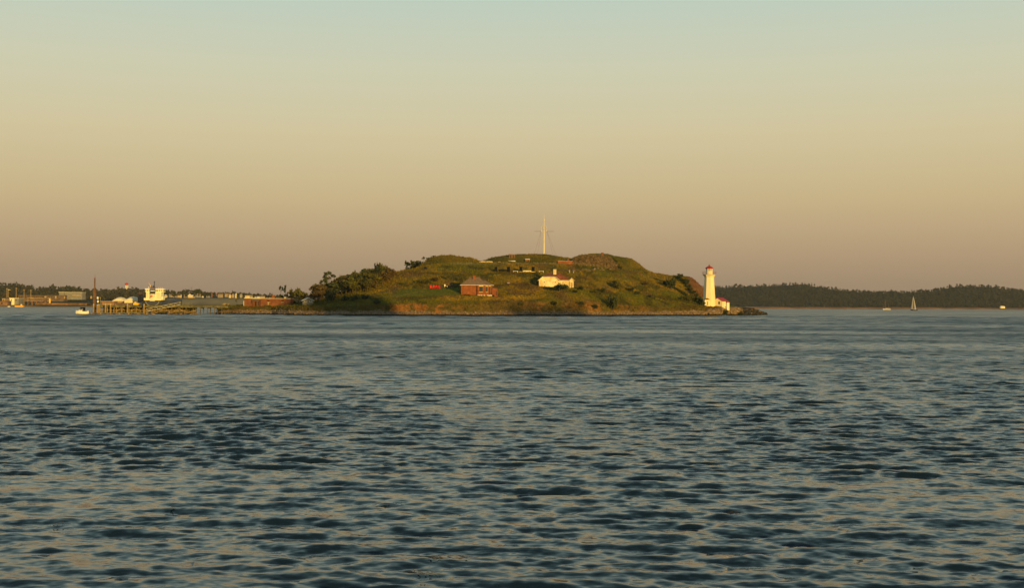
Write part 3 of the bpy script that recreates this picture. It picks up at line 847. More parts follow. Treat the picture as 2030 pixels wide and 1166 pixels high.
for k in range(8):
    a0 = rot8 + k * math.pi / 4
    q = Vector((math.cos(a0), math.sin(a0), 0)) * 6.3 * s
    MB().tube(q + Vector((0, 0, lz(537.6))), q + Vector((0, 0, lz(532.2))), .07, n=4).build('glazing_bar', M['white'], lan)
MB().lathe([(.25, lz(537.4)), (.55, lz(536)), (.55, lz(534)), (.25, lz(532.6))], 8).build('lamp_lens', M['cream'], lan)
rf = oct_(MB(), [(8.2, lz(532.6)), (8.3, lz(531.8)), (6.2, lz(529.8)), (2.2, lz(527.6)), (1.1, lz(527))]).build('lantern_roof', M['red'], LH)
MB().lathe([(.2, lz(527.1)), (.2, lz(526.4)), (.34, lz(525.9)), (.3, lz(525.3)), (.05, lz(524.6))], 8).build('finial', M['red'], rf)
# entrance porch
pr = MB().box(-11.2 * s, -1.0 * s, -15.5 * s, -6 * s, -.8, lz(594.6)).build('entrance_porch', M['tower'], LH)
MB().box(-7.2 * s, -4.2 * s, -15.5 * s - .06, -15.5 * s, 0, lz(597)).build('door', M['cream'], pr)
MB().box(-6.6 * s, -4.8 * s, -15.5 * s - .09, -15.5 * s - .05, .2, lz(598)).build('door_panel', M['conc'], pr)
x0, x1, y0, y1 = -12 * s, -.3 * s, -16.3 * s, -5 * s
pk = [(-8 * s, -11 * s, lz(591.3)), (-5 * s, -11 * s, lz(591.3))]
mb = MB(); z0 = lz(594.6) + .003
for f in ([(x0, y0, z0), (x1, y0, z0), pk[1], pk[0]], [(x1, y0, z0), (x1, y1, z0), pk[1]], [(x1, y1, z0), (x0, y1, z0), pk[0], pk[1]], [(x0, y1, z0), (x0, y0, z0), pk[0]], [(x0, y1, z0), (x1, y1, z0), (x1, y0, z0), (x0, y0, z0)]): mb.poly(f)
mb.build('porch_roof', M['redroof_old'], LH)

# red-roofed fog-alarm shed
SHB = ground(1427.5, LB.y + 2); SHB.z = LB.z - .2
sh = thing('lighthouse_shed', 'small white shed with a bright red gable roof beside the lighthouse', 'shed', SHB, R(-40))
W, L, hz, rz_ = 2.5, 2.4, 2.35, 3.7
shz = SHB.z - LB.z
bd = MB().prism([(-W, -2.5), (W, -2.5), (W, hz), (0, rz_), (-W, hz)], -L, L).build('wall', M['tower'], sh)
for sgn in (1, -1):
    th = .16
    MB().hexa([(0, -L - .2, rz_ + .02), (sgn * (W + .35), -L - .2, hz - .17), (sgn * (W + .35), L + .2, hz - .17), (0, L + .2, rz_ + .02),
               (0, -L - .2, rz_ + th), (sgn * (W + .35), -L - .2, hz), (sgn * (W + .35), L + .2, hz), (0, L + .2, rz_ + th)]).build('roof_slope', M['red'], sh)
wn = MB().box(.4, 1.5, -L - .05, -L + .05, .8, 2.2).build('window', M['cream'], sh)
MB().box(.55, 1.35, -L - .08, -L - .04, .95, 2.05).build('pane', M['glass'], wn)
MB().box(W, W + .06, -.6, .4, 0.0, 2.1).build('door', M['white'], sh)
hb = ground(1443, LB.y + 1); hb.z = LB.z - .2
hut_ = thing('fuel_hut', 'tiny white hut with a dark flat top at the right of the red-roofed shed', 'hut', hb)
MB().box(-.6, .6, -.6, .6, -2.5, 1.7).build('wall', M['white'], hut_)
MB().hexa([(-.85, -.85, 1.703), (.85, -.85, 1.703), (.85, .85, 1.703), (-.85, .85, 1.703), (-.5, -.5, 2.2), (.5, -.5, 2.2), (.5, .5, 2.2), (-.5, .5, 2.2)]).build('roof', M['redroof_old'], hut_)
plant('bush', 'dark bush in front of the red-roofed shed', 'bush', 'bush', ground(1437.5, LB.y - 4) + Vector((0, 0, .3)), 3.2, .75, None, M['leaf_dk'], SB)
plant('bush', 'low dark scrub right of the tiny white hut', 'bush', 'bush', ground(1452, LB.y - 1), 1.5, 1.6, None, M['leaf_dk'], SB)
plant('bush', 'dark low scrub capping the rocks at the right point', 'bush', 'bush', ground(1467, LB.y - 4), 1.6, 1.7, None, M['leaf_dk'], SB)

# ------------------------------------------------------------------ signal mast
MD = 604.0
mbse = ground(1078, MD)
s = MD / FOC
mp_ = thing('signal_mast', 'tall pale signal mast with crosstree and stays on the hill top', 'mast', mbse - Vector((0, 0, .3)))
def mz(py): return P(1078, py, MD).z - mbse.z + .3
MB().tube((0, 0, -1), (0, 0, mz(461)), .33, .27, 10).build('lower_mast', M['mastpaint'], mp_)
MB().tube((0, 0, mz(461)), (0, 0, mz(433)), .17, .11, 8).build('topmast', M['mastpaint'], mp_)
MB().tube((0, 0, mz(433)), (0, 0, mz(424)), .07, .03, 5).build('finial_pole', M['mastpaint'], mp_)
MB().lathe([(.26, mz(437)), (.26, mz(434.8)), (.1, mz(434)), ], 8).build('cap', M['mastpaint'], mp_)
ct = MB().box(-5.8 * s, 5.8 * s, -.2, .2, mz(459.3), mz(458.8))
ct.box(-2.4 * s, 2.4 * s, -.6, .6, mz(452.8), mz(452.3))
ct.build('crosstree', M['mastpaint'], mp_)
rg_ = MB()
for sg in (-1, 1):
    rg_.tube((sg * 5 * s, 0, mz(459)), (sg * 5 * s, 0, mz(456)), .15, n=6)
    rg_.tube((sg * 5 * s, 0, mz(455)), (sg * 5.6 * s, 0, mz(451)), .05, n=4)
    rg_.tube((sg * 5.6 * s, 0, mz(451)), (sg * 3 * s, 0, mz(448.4)), .05, n=4)
    rg_.tube((sg * 3 * s, 0, mz(448.4)), (0, 0, mz(446.5)), .07, n=4)
rg_.build('lookout_hoop', M['mastpaint'], mp_)
MB().tube((-19 * s, 1.5, mz(458.2)), (19 * s, -1.5, mz(459.2)), .055, .055, 6).build('yard', M['steel'], mp_)
for sx, sy in ((-21, 2), (-13, -3), (18, -3), (25, 2)):
    q = ground(1078 + sx, MD + sy)
    MB().tube((math.copysign(5.4, sx) * s, 0, mz(457)), q - mp_.location, .035, .035, 3).build('stay', M['steel'], mp_)
for k in range(2):
    MB().tube(((-1) ** k * .32, -.2, mz(446)), ((-1) ** k * 5 * s, 0, mz(458)), .03, .03, 3).build('topmast_stay', M['steel'], mp_)

# ------------------------------------------------------------------ brick guard house
def win(parent, x0, x1, z0, z1, y, glass='glass', lintel=True):
    f = MB().box(x0, x1, y - .05, y + .05, z0, z1).build('window', M['darkgreen'], parent)
    cx = (x0 + x1) / 2
    MB().box(x0 + .1, cx - .05, y - .09, y - .052, z0 + .1, z1 - .1).build('pane', M[glass], f)
    MB().box(cx + .05, x1 - .1, y - .09, y - .052, z0 + .1, z1 - .1).build('pane', M[glass], f)
    if lintel:
        MB().box(x0 - .2, x1 + .2, y - .16, y + .02, z1 + .003, z1 + .36).build('lintel', M['cream'], f)
        MB().box(x0 - .12, x1 + .12, y - .2, y + .02, z0 - .18, z0 - .003).build('sill', M['cream'], f)
    return f
def hip(mb, x0, x1, y0, y1, z0, xr0, xr1, yr, zr):
    a, b_, c, d = (x0, y0, z0), (x1, y0, z0), (x1, y1, z0), (x0, y1, z0); e, f = (xr0, yr, zr), (xr1, yr, zr)
    for q in ([a, b_, f, e], [b_, c, f], [c, d, e, f], [d, a, e], [d, c, b_, a]): mb.poly(q)
    return mb
b, s = at(945, 585.5)
bh = thing('brick_house', 'red brick house with grey hipped roof and small chimney beside the lawn', 'house', b)
def X(px): return (px - 945) * s
def Zp(py): return (585.5 - py) * s
MB().box(X(914), X(962), 0, 9, -1.5, Zp(565)).build('wall', M['brick'], bh)
MB().box(X(946.5), X(961.5), -.55, -.003, -1.2, Zp(565.3)).build('front_bay', M['brick'], bh)
MB().box(X(962) + .003, X(975.5), .9, 8.4, -1.2, Zp(565)).build('side_wing', M['brick'], bh)
an = MB().box(X(975.5) + .003, X(986), 0.3, 4, -1.2, Zp(571.5)).build('porch_wall', M['brick'], bh)
MB().box(X(975.2), X(986.4), 0.1, 4.2, Zp(571.5) + .003, Zp(570.9)).build('coping', M['brick_dk'], an)
MB().box(X(983.2), X(984.6), .24, .3, 0, Zp(577)).build('drain', M['dark'], an)
MB().box(X(946), X(962), -.75, -.55 - .003, -.6, Zp(584.6)).build('doorstep', M['cream'], bh)
MB().box(X(965), X(980), .3, .9 - .003, -.6, Zp(584.6)).build('side_step', M['cream'], bh)
rfm = hip(MB(), X(912), X(964), -1.0, 10, Zp(565) + .01, X(931), X(950), 4.5, Zp(549.5)).build('roof', M['shingle'], bh)
MB().box(X(911.8), X(964.2), -1.05, 10.05, Zp(565) - .22, Zp(565)).build('eaves_board', M['cream'], rfm)
hip(MB(), X(955), X(979), .1, 9.2, Zp(565.2) + .015, X(957), X(961), 4.6, Zp(555.5)).build('wing_roof', M['shingle'], bh)
MB().box(X(962), X(979.2), .0, .1, Zp(565.4) - .15, Zp(565.2)).build('eaves_board', M['cream'], rfm)
ch = MB().box(X(937), X(942), 2.8, 4.1, Zp(556), Zp(547.5)).box(X(936.5), X(942.5), 2.7, 4.2, Zp(547.5) + .002, Zp(546.8)).build('chimney', M['brick'], bh)
MB().lathe([(.16, Zp(546.8)), (.13, Zp(545.4))], 6, 0, X(939.5), 3.4).build('chimney_pot', M['brick_dk'], ch)
win(bh, X(950.4), X(957), Zp(578.5), Zp(568.2), -.55)
win(bh, X(963.4), X(966), Zp(578.5), Zp(568.2), .9)
MB().box(X(969.5), X(972), .83, .9, .1, Zp(568)).build('door', M['darkgreen'], bh)
MB().box(X(968.6), X(973), .78, .9, Zp(568) + .003, Zp(566.6)).build('door_lintel', M['cream'], bh)
MB().tube((X(946), -.62, 0), (X(946), -.62, Zp(566)), .09, n=6).build('drainpipe', M['black'], bh)

# ------------------------------------------------------------------ white house
b, s = at(1100, 569.5)
wh = thing('white_house', 'aged white house with dull red roof and square chimney on the hillside', 'house', b)
def X(px): return (px - 1100) * s
def Zp(py): return (569.8 - py) * s
MB().prism([(X(1068.5), -2.2), (X(1109.5), -2.2), (X(1109.5), Zp(556)), (X(1100.5), Zp(549.2)), (X(1076), Zp(549.2)), (X(1068.5), Zp(556))], 0, 9).build('gable_wall', M['plaster'], wh)
MB().box(X(1109.5) + .003, X(1130), .5, 8.5, -2.2, Zp(556.2)).build('wall', M['plaster'], wh)
mb = MB()
yb = 4.5; zr = Zp(542.2)
A0, A1, A2, A3 = (X(1066), -.5, Zp(556.6)), (X(1075.5), -.5, Zp(548.8)), (X(1101), -.5, Zp(548.8)), (X(1111), -.5, Zp(556.6))
B0, B3 = (X(1066), 9.6, Zp(556.6)), (X(1111), 9.6, Zp(556.6))
r1, r2 = (X(1087), yb, zr), (X(1110), yb, zr)
e1 = (X(1133), -.1, Zp(556)); e2 = (X(1133), 9.6, Zp(556)); A3b = (X(1111), -.1, Zp(556.3))
for f in ([A1, A2, r2, r1], [A0, A1, r1, B0], [A2, A3, A3b, e1, r2], [e1, e2, r2], [e2, B0, r1, r2]): mb.poly(f)
rfm = mb.build('roof', M['redroof_old'], wh)
bb = MB()
for p, q in ((A0, A1), (A1, A2), (A2, A3)):
    bb.tube(Vector(p) + Vector((0, -.06, -.1)), Vector(q) + Vector((0, -.06, -.1)), .14, n=4)
bb.build('barge_board', M['plaster'], rfm)
MB().box(X(1110), X(1133), -.16, -.1, Zp(556.9), Zp(556.1)).build('eaves_board', M['plaster'], rfm)
pz = MB().prism([(X(1129.2), -2.2), (X(1137.2), -2.2), (X(1137.2), Zp(556.3)), (X(1133.4), Zp(551.6)), (X(1129.2), Zp(556.3))], -.1, 4).build('porch', M['plaster'], wh)
mb = MB()
for sg in (-1, 1):
    xe = X(1133.4) + sg * 6 * s
    mb.hexa([(X(1133.4), -.4, Zp(551.3)), (xe, -.4, Zp(557.2)), (xe, 3, Zp(557.2)), (X(1133.4), 3, Zp(551.3)),
             (X(1133.4), -.4, Zp(550.8)), (xe, -.4, Zp(556.7)), (xe, 3, Zp(556.7)), (X(1133.4), 3, Zp(550.8))])
mb.build('porch_roof', M['plaster'], pz)
MB().box(X(1131.7), X(1134.7), -.17, -.1, -1.2, Zp(560)).build('door', M['tanwall'], pz)
for px, py in ((1078, 560), (1100, 560), (1111, 560.5)):
    MB().box(X(px), X(px + 1.8), -.06 if px < 1109 else .44, .05 if px < 1109 else .52, Zp(py + 1), Zp(py - .8)).build('window', M['dark'], wh)
MB().box(X(1115), X(1117), .43, .5, Zp(565), Zp(558.5)).build('downpipe_panel', M['tanwall'], wh)
ch = MB().box(X(1097.3), X(1103.3), yb - 1.6, yb - .1, Zp(549), Zp(534.4)).build('chimney', M['cream'], wh)
MB().box(X(1096.7), X(1103.9), yb - 1.75, yb + .05, Zp(534.4) + .003, Zp(533.4)).build('chimney_cap', M['conc'], ch)

# ------------------------------------------------------------------ low brick building and hut on the left spit
b, s = at(530, 606.8)
lb = thing('brick_barrack', 'long low red brick building with pale flat roof edge on the left spit', 'building', b)
def X(px): return (px - 530) * s
def Zp(py): return (606.8 - py) * s
MB().box(X(484.5), X(500.5), 0, 7, -1.2, Zp(591.8)).build('wall', M['brick_dk'], lb)
MB().box(X(500.5) + .003, X(516), 1.6, 7, -1.2, Zp(591.8)).build('recessed_wall', M['brick_dk'], lb)
MB().box(X(516) + .003, X(576), .2, 7, -1.2, Zp(592.3)).build('wall', M['brick_dk'], lb)
MB().box(X(483.8), X(516), -.25, 7.3, Zp(591.8) + .003, Zp(590.8)).build('roof_edge', M['white'], lb)
MB().box(X(516) + .003, X(576.6), -.05, 7.3, Zp(592.3) + .003, Zp(591.4)).build('roof_edge', M['cream'], lb)
MB().box(X(500.5), X(516), -.2, 1.6, Zp(594.6), Zp(592)).build('porch_beam', M['greywall'], lb)
MB().box(X(503.5), X(507), 1.5, 1.6, 0, Zp(598)).build('door', M['dark'], lb)
MB().box(X(509.5), X(511.5), 1.5, 1.6, 0, Zp(598)).build('door', M['dark'], lb)
MB().box(X(497), X(500), -.06, 0, Zp(602), Zp(595)).build('window', M['glass'], lb)
for px in (530.2, 557.5):
    f = MB().box(X(px), X(px + 4.4), .1, .2, Zp(598.8), Zp(596)).build('window', M['dark'], lb)
    MB().box(X(px) - .1, X(px + 4.4) + .1, .05, .22, Zp(599.4), Zp(598.8)).build('sill', M['cream'], f)
MB().box(X(563), X(568), .1, .2, Zp(605), Zp(603)).build('vent', M['dark'], lb)
MB().box(X(530.5), X(533), .1, .2, Zp(605), Zp(599.6)).build('boarded_panel', M['tanwall'], lb)
MB().box(X(536), X(541), 3, 4.2, Zp(593), Zp(586)).box(X(535), X(542), 2.8, 4.4, Zp(586) + .003, Zp(585)).build('chimney', M['brick_dk'], lb)
MB().box(X(560.5), X(564), 3, 4.2, Zp(593), Zp(588.6)).build('roof_vent', M['cream'], lb)
MB().box(X(482), X(484), 0.5, 1, -.8, Zp(597)).build('corner_post', M['cream'], lb)

b = ground(611, shoreD(611, float(shore(611))) + 20); s = b.y / FOC
ht = thing('shingled_hut', 'small grey shingled gable hut with two windows left of the trees', 'hut', b, R(14))
W = 10.2 * s; hz = 9.2 * s; rz_ = 14 * s
MB().prism([(-W, -.8), (W, -.8), (W, hz), (0, rz_), (-W, hz)], 0, 5).build('wall', M['cedar'], ht)
for sg in (-1, 1):
    MB().hexa([(0, -.3, rz_ + .02), (sg * (W + .4), -.3, hz - .2), (sg * (W + .4), 5.3, hz - .2), (0, 5.3, rz_ + .02),
               (0, -.3, rz_ + .2), (sg * (W + .4), -.3, hz - .02), (sg * (W + .4), 5.3, hz - .02), (0, 5.3, rz_ + .2)]).build('roof_slope', M['white'], ht)
for cx in (-.95, 1.0):
    f = MB().box(cx - .5, cx + .5, -.06, .0, hz * .62, hz * 1.0).build('window', M['white'], ht)
    MB().box(cx - .36, cx + .36, -.09, -.058, hz * .70, hz * .95).build('pane', M['glass'], f)

# ------------------------------------------------------------------ fort on the hill
M['rubble'] = mat('rubble_stone', (0.125, 0.080, 0.042), 0.95, 0.5, 2.2, c2=(0.075, 0.055, 0.028), bump=0.3)
def D9(px):
    j = int(np.clip(round((px - 426) / 1.5), 0, len(PXA) - 1)); return float(TV[np.searchsorted(TT_, 9.0), j, 1])
wt = cv((1134, 514), (1142, 509.5), (1152, 506.5), (1165, 505), (1190, 505.5), (1203, 507), (1212, 511), (1220, 519), (1228, 528), (1233, 533))
wb = cv((1134, 521.5), (1150, 523), (1180, 525), (1195, 530), (1208, 535.8), (1220, 536), (1233, 535))
rg = np.random.RandomState(2)
FW = thing('stone_rampart_wall', 'weathered stone rampart wall facing the right-hand mound of the fort', 'wall', P(1180, 526, D9(1180)))
front, back = [], []
nx_, nz_ = 66, 12
for i in range(nz_ + 1):
    rf_, rb_ = [], []
    for k in range(nx_ + 1):
        px = 1134 + 99 * k / nx_
        D = D9(px) - .6 + 2.0 * i / nz_
        zb = P(px, float(wb(px)), D).z - (.8 if i == 0 else 0); zt = P(px, float(wt(px)), D).z
        q = P(px, 520, D); z = zb + (zt - zb) * i / nz_
        j_ = rg.normal(0, .13, 3)
        rf_.append(Vector((q.x + j_[0], q.y + j_[1] * 1.6, z + j_[2] * .8)) - FW.location); rb_.append(Vector((q.x, q.y + 3.5, z - .3)) - FW.location)
    front.append(rf_); back.append(rb_)
MB().grid(front).grid([front[-1], back[-1]]).grid([[r_[0] for r_ in front], [r_[0] for r_ in back]]).grid([[r_[-1] for r_ in front], [r_[-1] for r_ in back]]).grid(back).build('masonry', M['rubble'], FW)
# larger stones that stand proud of the masonry, and pale fallen ones at its foot
sm_ = [boulder_mesh(40 + i, M['rubble']) for i in range(3)] + [boulder_mesh(50, M['boulder'])]
for k in range(130):
    i = rg.randint(1, nz_); j = rg.randint(1, nx_)
    o = link('stone', sm_[rg.randint(3) if rg.rand() < .8 else 3], FW, front[i][j], rg.rand() * 6)
    q = .25 + .22 * rg.rand(); o.scale = (q * 1.5, q * .8, q * .8)
for k in range(22):
    px = 1178 + 38 * rg.rand(); py = 529 + 7 * rg.rand()
    h, s = at(px, py)
    o = link('fallen_stone', sm_[3], FW, h - FW.location, rg.rand() * 6); q = .35 + .35 * rg.rand(); o.scale = (q * 1.3, q, q)

def simple(name, label, cat, px, py, D=None):
    if D is None: b, s = at(px, py)
    else: b = P(px, py, D); s = D / FOC
    return thing(name, label, cat, b), s
# brick stub on the wall top
t, s = simple('brick_chimney_stub', 'small square brick stub on top of the stone rampart wall', 'chimney', 1194, 506.5, D9(1194) + 4)
MB().box(-2.3 * s, 2.3 * s, -.6, .6, -1, 4.6 * s).build('shaft', M['brick_dk'], t)
MB().box(-2.8 * s, 2.8 * s, -.75, .75, 4.6 * s + .003, 5.4 * s).build('cap', M['brick_dk'], t)
# long low brick wall with stub
t, s = simple('brick_casemate', 'low brick casemate wall left of the stone rampart wall', 'wall', 1121, 523)
MB().box(-15 * s, 14 * s, 0, 2.0, -1, 5.2 * s).build('wall', M['brick'], t)
MB().box(-15.5 * s, 14.5 * s, -.15, 2.1, 5.2 * s + .003, 6 * s).build('coping', M['conc'], t)
MB().box(4 * s, 7.5 * s, .6, 1.6, 6 * s + .003, 10.3 * s).build('chimney', M['brick_dk'], t)
# ruined pale wall on the middle mound
t, s = simple('ruined_wall', 'small ruined pale brick wall with gaps on the middle mound', 'ruin', 1015, 511.5)
for x in (-6, -2.5, .5, 4):
    MB().box((x) * s, (x + 2.0) * s, 0, .8, -.8, (8.2 if x < 0 else 6.8) * s).build('pillar', M['pinkbrick'], t)
MB().box(-6.6 * s, 6.6 * s, -.05, .85, 6.0 * s, 7.4 * s).build('beam', M['pinkbrick'], t)
MB().box(-5 * s, 5 * s, .85, 1.1, -.8, 6.0 * s).build('back_wall', M['brick_dk'], t)
t, s = simple('stone_ledge', 'thin pale stone ledge below the ruined wall', 'ledge', 1014, 518)
MB().hexa([(-8 * s, 0, -.5), (8 * s, 0, -.5), (8 * s, 1.2, -.5), (-8 * s, 1.2, -.5), (-7.6 * s, .1, 1.3 * s), (7.6 * s, .1, 1.3 * s), (7.6 * s, 1.1, 1.3 * s), (-7.6 * s, 1.1, 1.3 * s)]).build('slab', M['cream'], t)
t, s = simple('brick_doorway', 'small brick doorway set into the middle mound', 'doorway', 1046, 519.3)
for x in (-4.2, 2.8): MB().box(x * s, (x + 1.4) * s, 0, 1.2, -.8, 4.6 * s).build('jamb', M['pinkbrick'], t)
MB().box(-4.6 * s, 4.6 * s, -.1, 1.25, 4.6 * s + .003, 6 * s).build('lintel', M['cream'], t)
MB().box(-2.8 * s, 2.8 * s, .6, 1.1, -.8, 4.6 * s).build('door', M['brick_dk'], t)
t, s = simple('concrete_slab', 'long sunlit concrete slab on the terrace between the mounds', 'slab', 964, 521)
MB().box(-14 * s, 13 * s, 0, 3, -.8, 1.7 * s).build('base', M['cream'], t)
MB().box(-10 * s, 12 * s, .8, 2.8, 1.7 * s + .003, 3.1 * s).build('upper_step', M['cream'], t)
for px, py, lab in ((990, 521, 'small white block at the right end of the concrete slab'), (1218, 533, 'pale block at the right foot of the stone rampart wall'), (1226, 533.5, 'low pale slab beside the block at the rampart wall foot')):
    t, s = simple('stone_block', lab, 'block', px, py)
    w_ = 2.4 if px != 1226 else 4.0; hh = 1.9 if px == 990 else (2.8 if px == 1218 else 1.6)
    MB().hexa([(-w_ * s, 0, -.5), (w_ * s, 0, -.5), (w_ * s, 1, -.5), (-w_ * s, 1, -.5), (-w_ * s * .92, .06, hh * s), (w_ * s * .92, .06, hh * s), (w_ * s * .92, .94, hh * s), (-w_ * s * .92, .94, hh * s)]).build('block', M['cream'], t)
# gun emplacements with black screens
for cx, posts, bars, lab in ((995, (-12, 13), ((-18, -12.5), (-7, 10)), 'left gun emplacement with two black upright screens and black parapet'),
                             (1045, (-12.5, 12), ((-8, 8.5),), 'right gun emplacement with two black upright screens above a yellow step')):
    t, s = simple('gun_emplacement', lab, 'emplacement', cx, 539.2)
    for p in posts:
        MB().box((p - 2.9) * s, (p + 2.9) * s, -.3, 1.1, -1.2, 9.6 * s).build('screen', M['black'], t)
        MB().box((p - 3.1) * s, (p + 3.1) * s, -.36, 1.16, 9.6 * s + .003, 10.2 * s).build('screen_cap', M['black'], t)
    for a, b_ in bars:
        MB().box(a * s, b_ * s, .0, .9, 1.6 * s, 4.6 * s).build('parapet', M['black'], t)
    if cx == 1045:
        MB().box(-8.4 * s, 8.4 * s, -.6, .28, -.8, 3.0 * s).build('step', M['yconc'], t)
        MB().box(-16 * s, 16 * s, -1.1, -.62, -.8, .7 * s).build('base_slab', M['cream'], t)
for px, lab, m in ((1022, 'pale yellow bench between the two gun emplacements', 'yconc'), (1073, 'pale wooden bench right of the gun emplacements', 'cream')):
    t, s = simple('bench', lab, 'bench', px, 540)
    MB().box(-5.2 * s, 5.2 * s, -.4, .4, 1.9 * s, 2.7 * s).build('seat', M[m], t)
    for x in (-4.6, 3.6): MB().box(x * s, (x + 1) * s, -.3, .3, -.6, 1.9 * s - .003).build('leg', M[m], t)
# rubble ruin above the white house
t, s = simple('rubble_ruin', 'low heap of ruined stonework on the slope above the white house', 'ruin', 1140, 540)
for k in range(60):
    px = 1112 + 66 * rg.rand(); py = 534 + 5 * rg.rand()
    h, s2 = at(px, py)
    o = link('stone', sm_[rg.randint(3) if rg.rand() < .75 else 3], t, h - t.location, rg.rand() * 6); q = .3 + .45 * rg.rand(); o.scale = (q * 1.5, q, q)
for px in (1129, 1137):
    h, s2 = at(px, 541)
    o = MB().box(-.25, .25, -.3, .3, -.5, 1.3 if px == 1129 else .7).build('stone_post', M['conc'], t, h - t.location)

# ------------------------------------------------------------------ lawn furniture
def adirondack(px, py, lab, rz):
    t, s = simple('garden_chair', lab, 'chair', px, py)
    t['group'] = 'red chairs on the lawn'
    t.rotation_euler = (0, 0, rz)
    k = 1.25
    MB().hexa([(-.33 * k, -.35 * k, .38 * k), (.33 * k, -.35 * k, .38 * k), (.33 * k, .3 * k, .26 * k), (-.33 * k, .3 * k, .26 * k), (-.33 * k, -.35 * k, .44 * k), (.33 * k, -.35 * k, .44 * k), (.33 * k, .3 * k, .32 * k), (-.33 * k, .3 * k, .32 * k)]).build('seat', M['redplastic'], t)
    MB().hexa([(-.34 * k, .26 * k, .2 * k), (.34 * k, .26 * k, .2 * k), (.34 * k, .32 * k, .2 * k), (-.34 * k, .32 * k, .2 * k), (-.24 * k, .55 * k, 1.12 * k), (.24 * k, .55 * k, 1.12 * k), (.24 * k, .61 * k, 1.12 * k), (-.24 * k, .61 * k, 1.12 * k)]).build('backrest', M['redplastic'], t)
    for sg in (-1, 1):
        MB().box(sg * .42 * k - .08, sg * .42 * k + .08, -.4 * k, .42 * k, .58 * k, .62 * k).build('arm', M['redplastic'], t)
        MB().box(sg * .40 * k - .04, sg * .40 * k + .04, -.36 * k, -.28 * k, -.1, .58 * k - .003).build('leg', M['redplastic'], t)
        MB().box(sg * .40 * k - .04, sg * .40 * k + .04, .3 * k, .38 * k, -.1, .58 * k - .003).build('leg', M['redplastic'], t)
for px, py, lab, rz in ((854.6, 572.6, 'leftmost of the four red chairs on the lawn', .3), (860, 572.4, 'second from left of the four red chairs on the lawn', .1),
                        (864.6, 572.4, 'third from left of the four red chairs on the lawn', -.1), (869.6, 573, 'rightmost of the four red chairs on the lawn', -.25)):
    adirondack(px, py, lab, rz)
t, s = simple('white_bench', 'small white seat at the back of the lawn right of the red chairs', 'bench', 884, 569.5)
MB().box(-.75, .75, -.2, .25, .42, .5).build('seat', M['white'], t)
MB().box(-.75, -.2, .2, .28, .5, 1.2).build('backrest', M['white'], t)
for x in (-.6, .6): MB().box(x - .06, x + .06, -.15, .2, -.1, .417).build('leg', M['white'], t)
for px, lab in ((893.5, 'dark red picnic table left of the pair beside the brick house'), (905, 'dark red picnic table nearest the brick house')):
    t, s = simple('picnic_table', lab, 'table', px, 568.3)
    MB().box(-.9, .9, -.4, .4, .7, .78).build('table_top', M['redroof_old'], t)
    for y in (-.75, .6): MB().box(-.9, .9, y, y + .2, .42, .48).build('bench_seat', M['redroof_old'], t)
    for x in (-.65, .55): MB().hexa([(x, -.7, -.1), (x + .1, -.7, -.1), (x + .1, .7, -.1), (x, .7, -.1), (x, -.3, .697), (x + .1, -.3, .697), (x + .1, .3, .697), (x, .3, .697)]).build('leg_frame', M['redroof_old'], t)
M['mauve'] = mat('faded_mauve_cover', (0.30, 0.17, 0.2), 0.7, 0.2, 1.0)
for px, py, lab, m in ((1008, 564.5, 'small pale mauve cart on the path left of the white house', 'mauve'), (843.5, 534, 'dark covered cart on the hill left of the battery', 'black')):
    t, s = simple('hand_cart', lab, 'cart', px, py)
    MB().hexa([(-.8, -.4, .4), (.8, -.4, .4), (.8, .4, .4), (-.8, .4, .4), (-.5, -.3, 1.05), (.5, -.3, 1.05), (.5, .3, 1.05), (-.5, .3, 1.05)]).build('body', M[m], t)
    for x in (-.5, .5): MB().tube((x, -.45, .25), (x, .45, .25), .3, n=10).build('wheel', M['dark'], t)
    MB().tube((.75, 0, .5), (1.5, 0, .3), .05, n=5).build('handle', M['steel'], t)

# ------------------------------------------------------------------ pier, gangway, boat
PD = 494.0
s = PD / FOC
pb = P(315, 603.9, PD); pb.z = 0
PR = thing('wooden_pier', 'long timber pier on many piles reaching left from the island', 'pier', pb)
def X(px): return (px - 315) * s
def Zp(py, px=315): return P(px, py, PD).z
dz0, dz1 = Zp(611.3), Zp(607.4)
MB().box(X(196), X(452), 0, 6, dz0 + .45, dz1 - .25).build('deck_beam', M['wood_gr'], PR)
n_pl = 128
MB().box(X(196), X(380), 5.95, 6.15, -1.5, dz0 + .4).build('underdeck_shade_sheet', M['wood_dk'], PR)  # dark sheet added behind the piles to shade the open underside
MB().box(X(195), X(452), -.5, -.32, dz0 + .25, dz1 + .3).build('fascia_board', M['wood_gr'], PR)
for k in range(n_pl):
    xa = X(194) + (X(454) - X(194)) * k / n_pl
    MB().box(xa + .02, xa + (X(454) - X(194)) / n_pl - .02, -.3, 6.3, dz1 - .247 + .01 * (k % 3), dz1 - .12 + .012 * (k % 4)).build('deck_plank', M['wood_gr'] if k % 3 else M['wood'], PR) if k < 128 else None
kb = MB().box(X(196), X(360), -.25, .0 - .003, dz1 - .1, dz1 + .25).build('kerb_beam', M['wood'], PR)
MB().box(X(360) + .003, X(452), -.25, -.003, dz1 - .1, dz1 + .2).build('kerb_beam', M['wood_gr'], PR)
rp_ = random.Random(8)
pxs = [198 + 14.2 * k for k in range(18)]
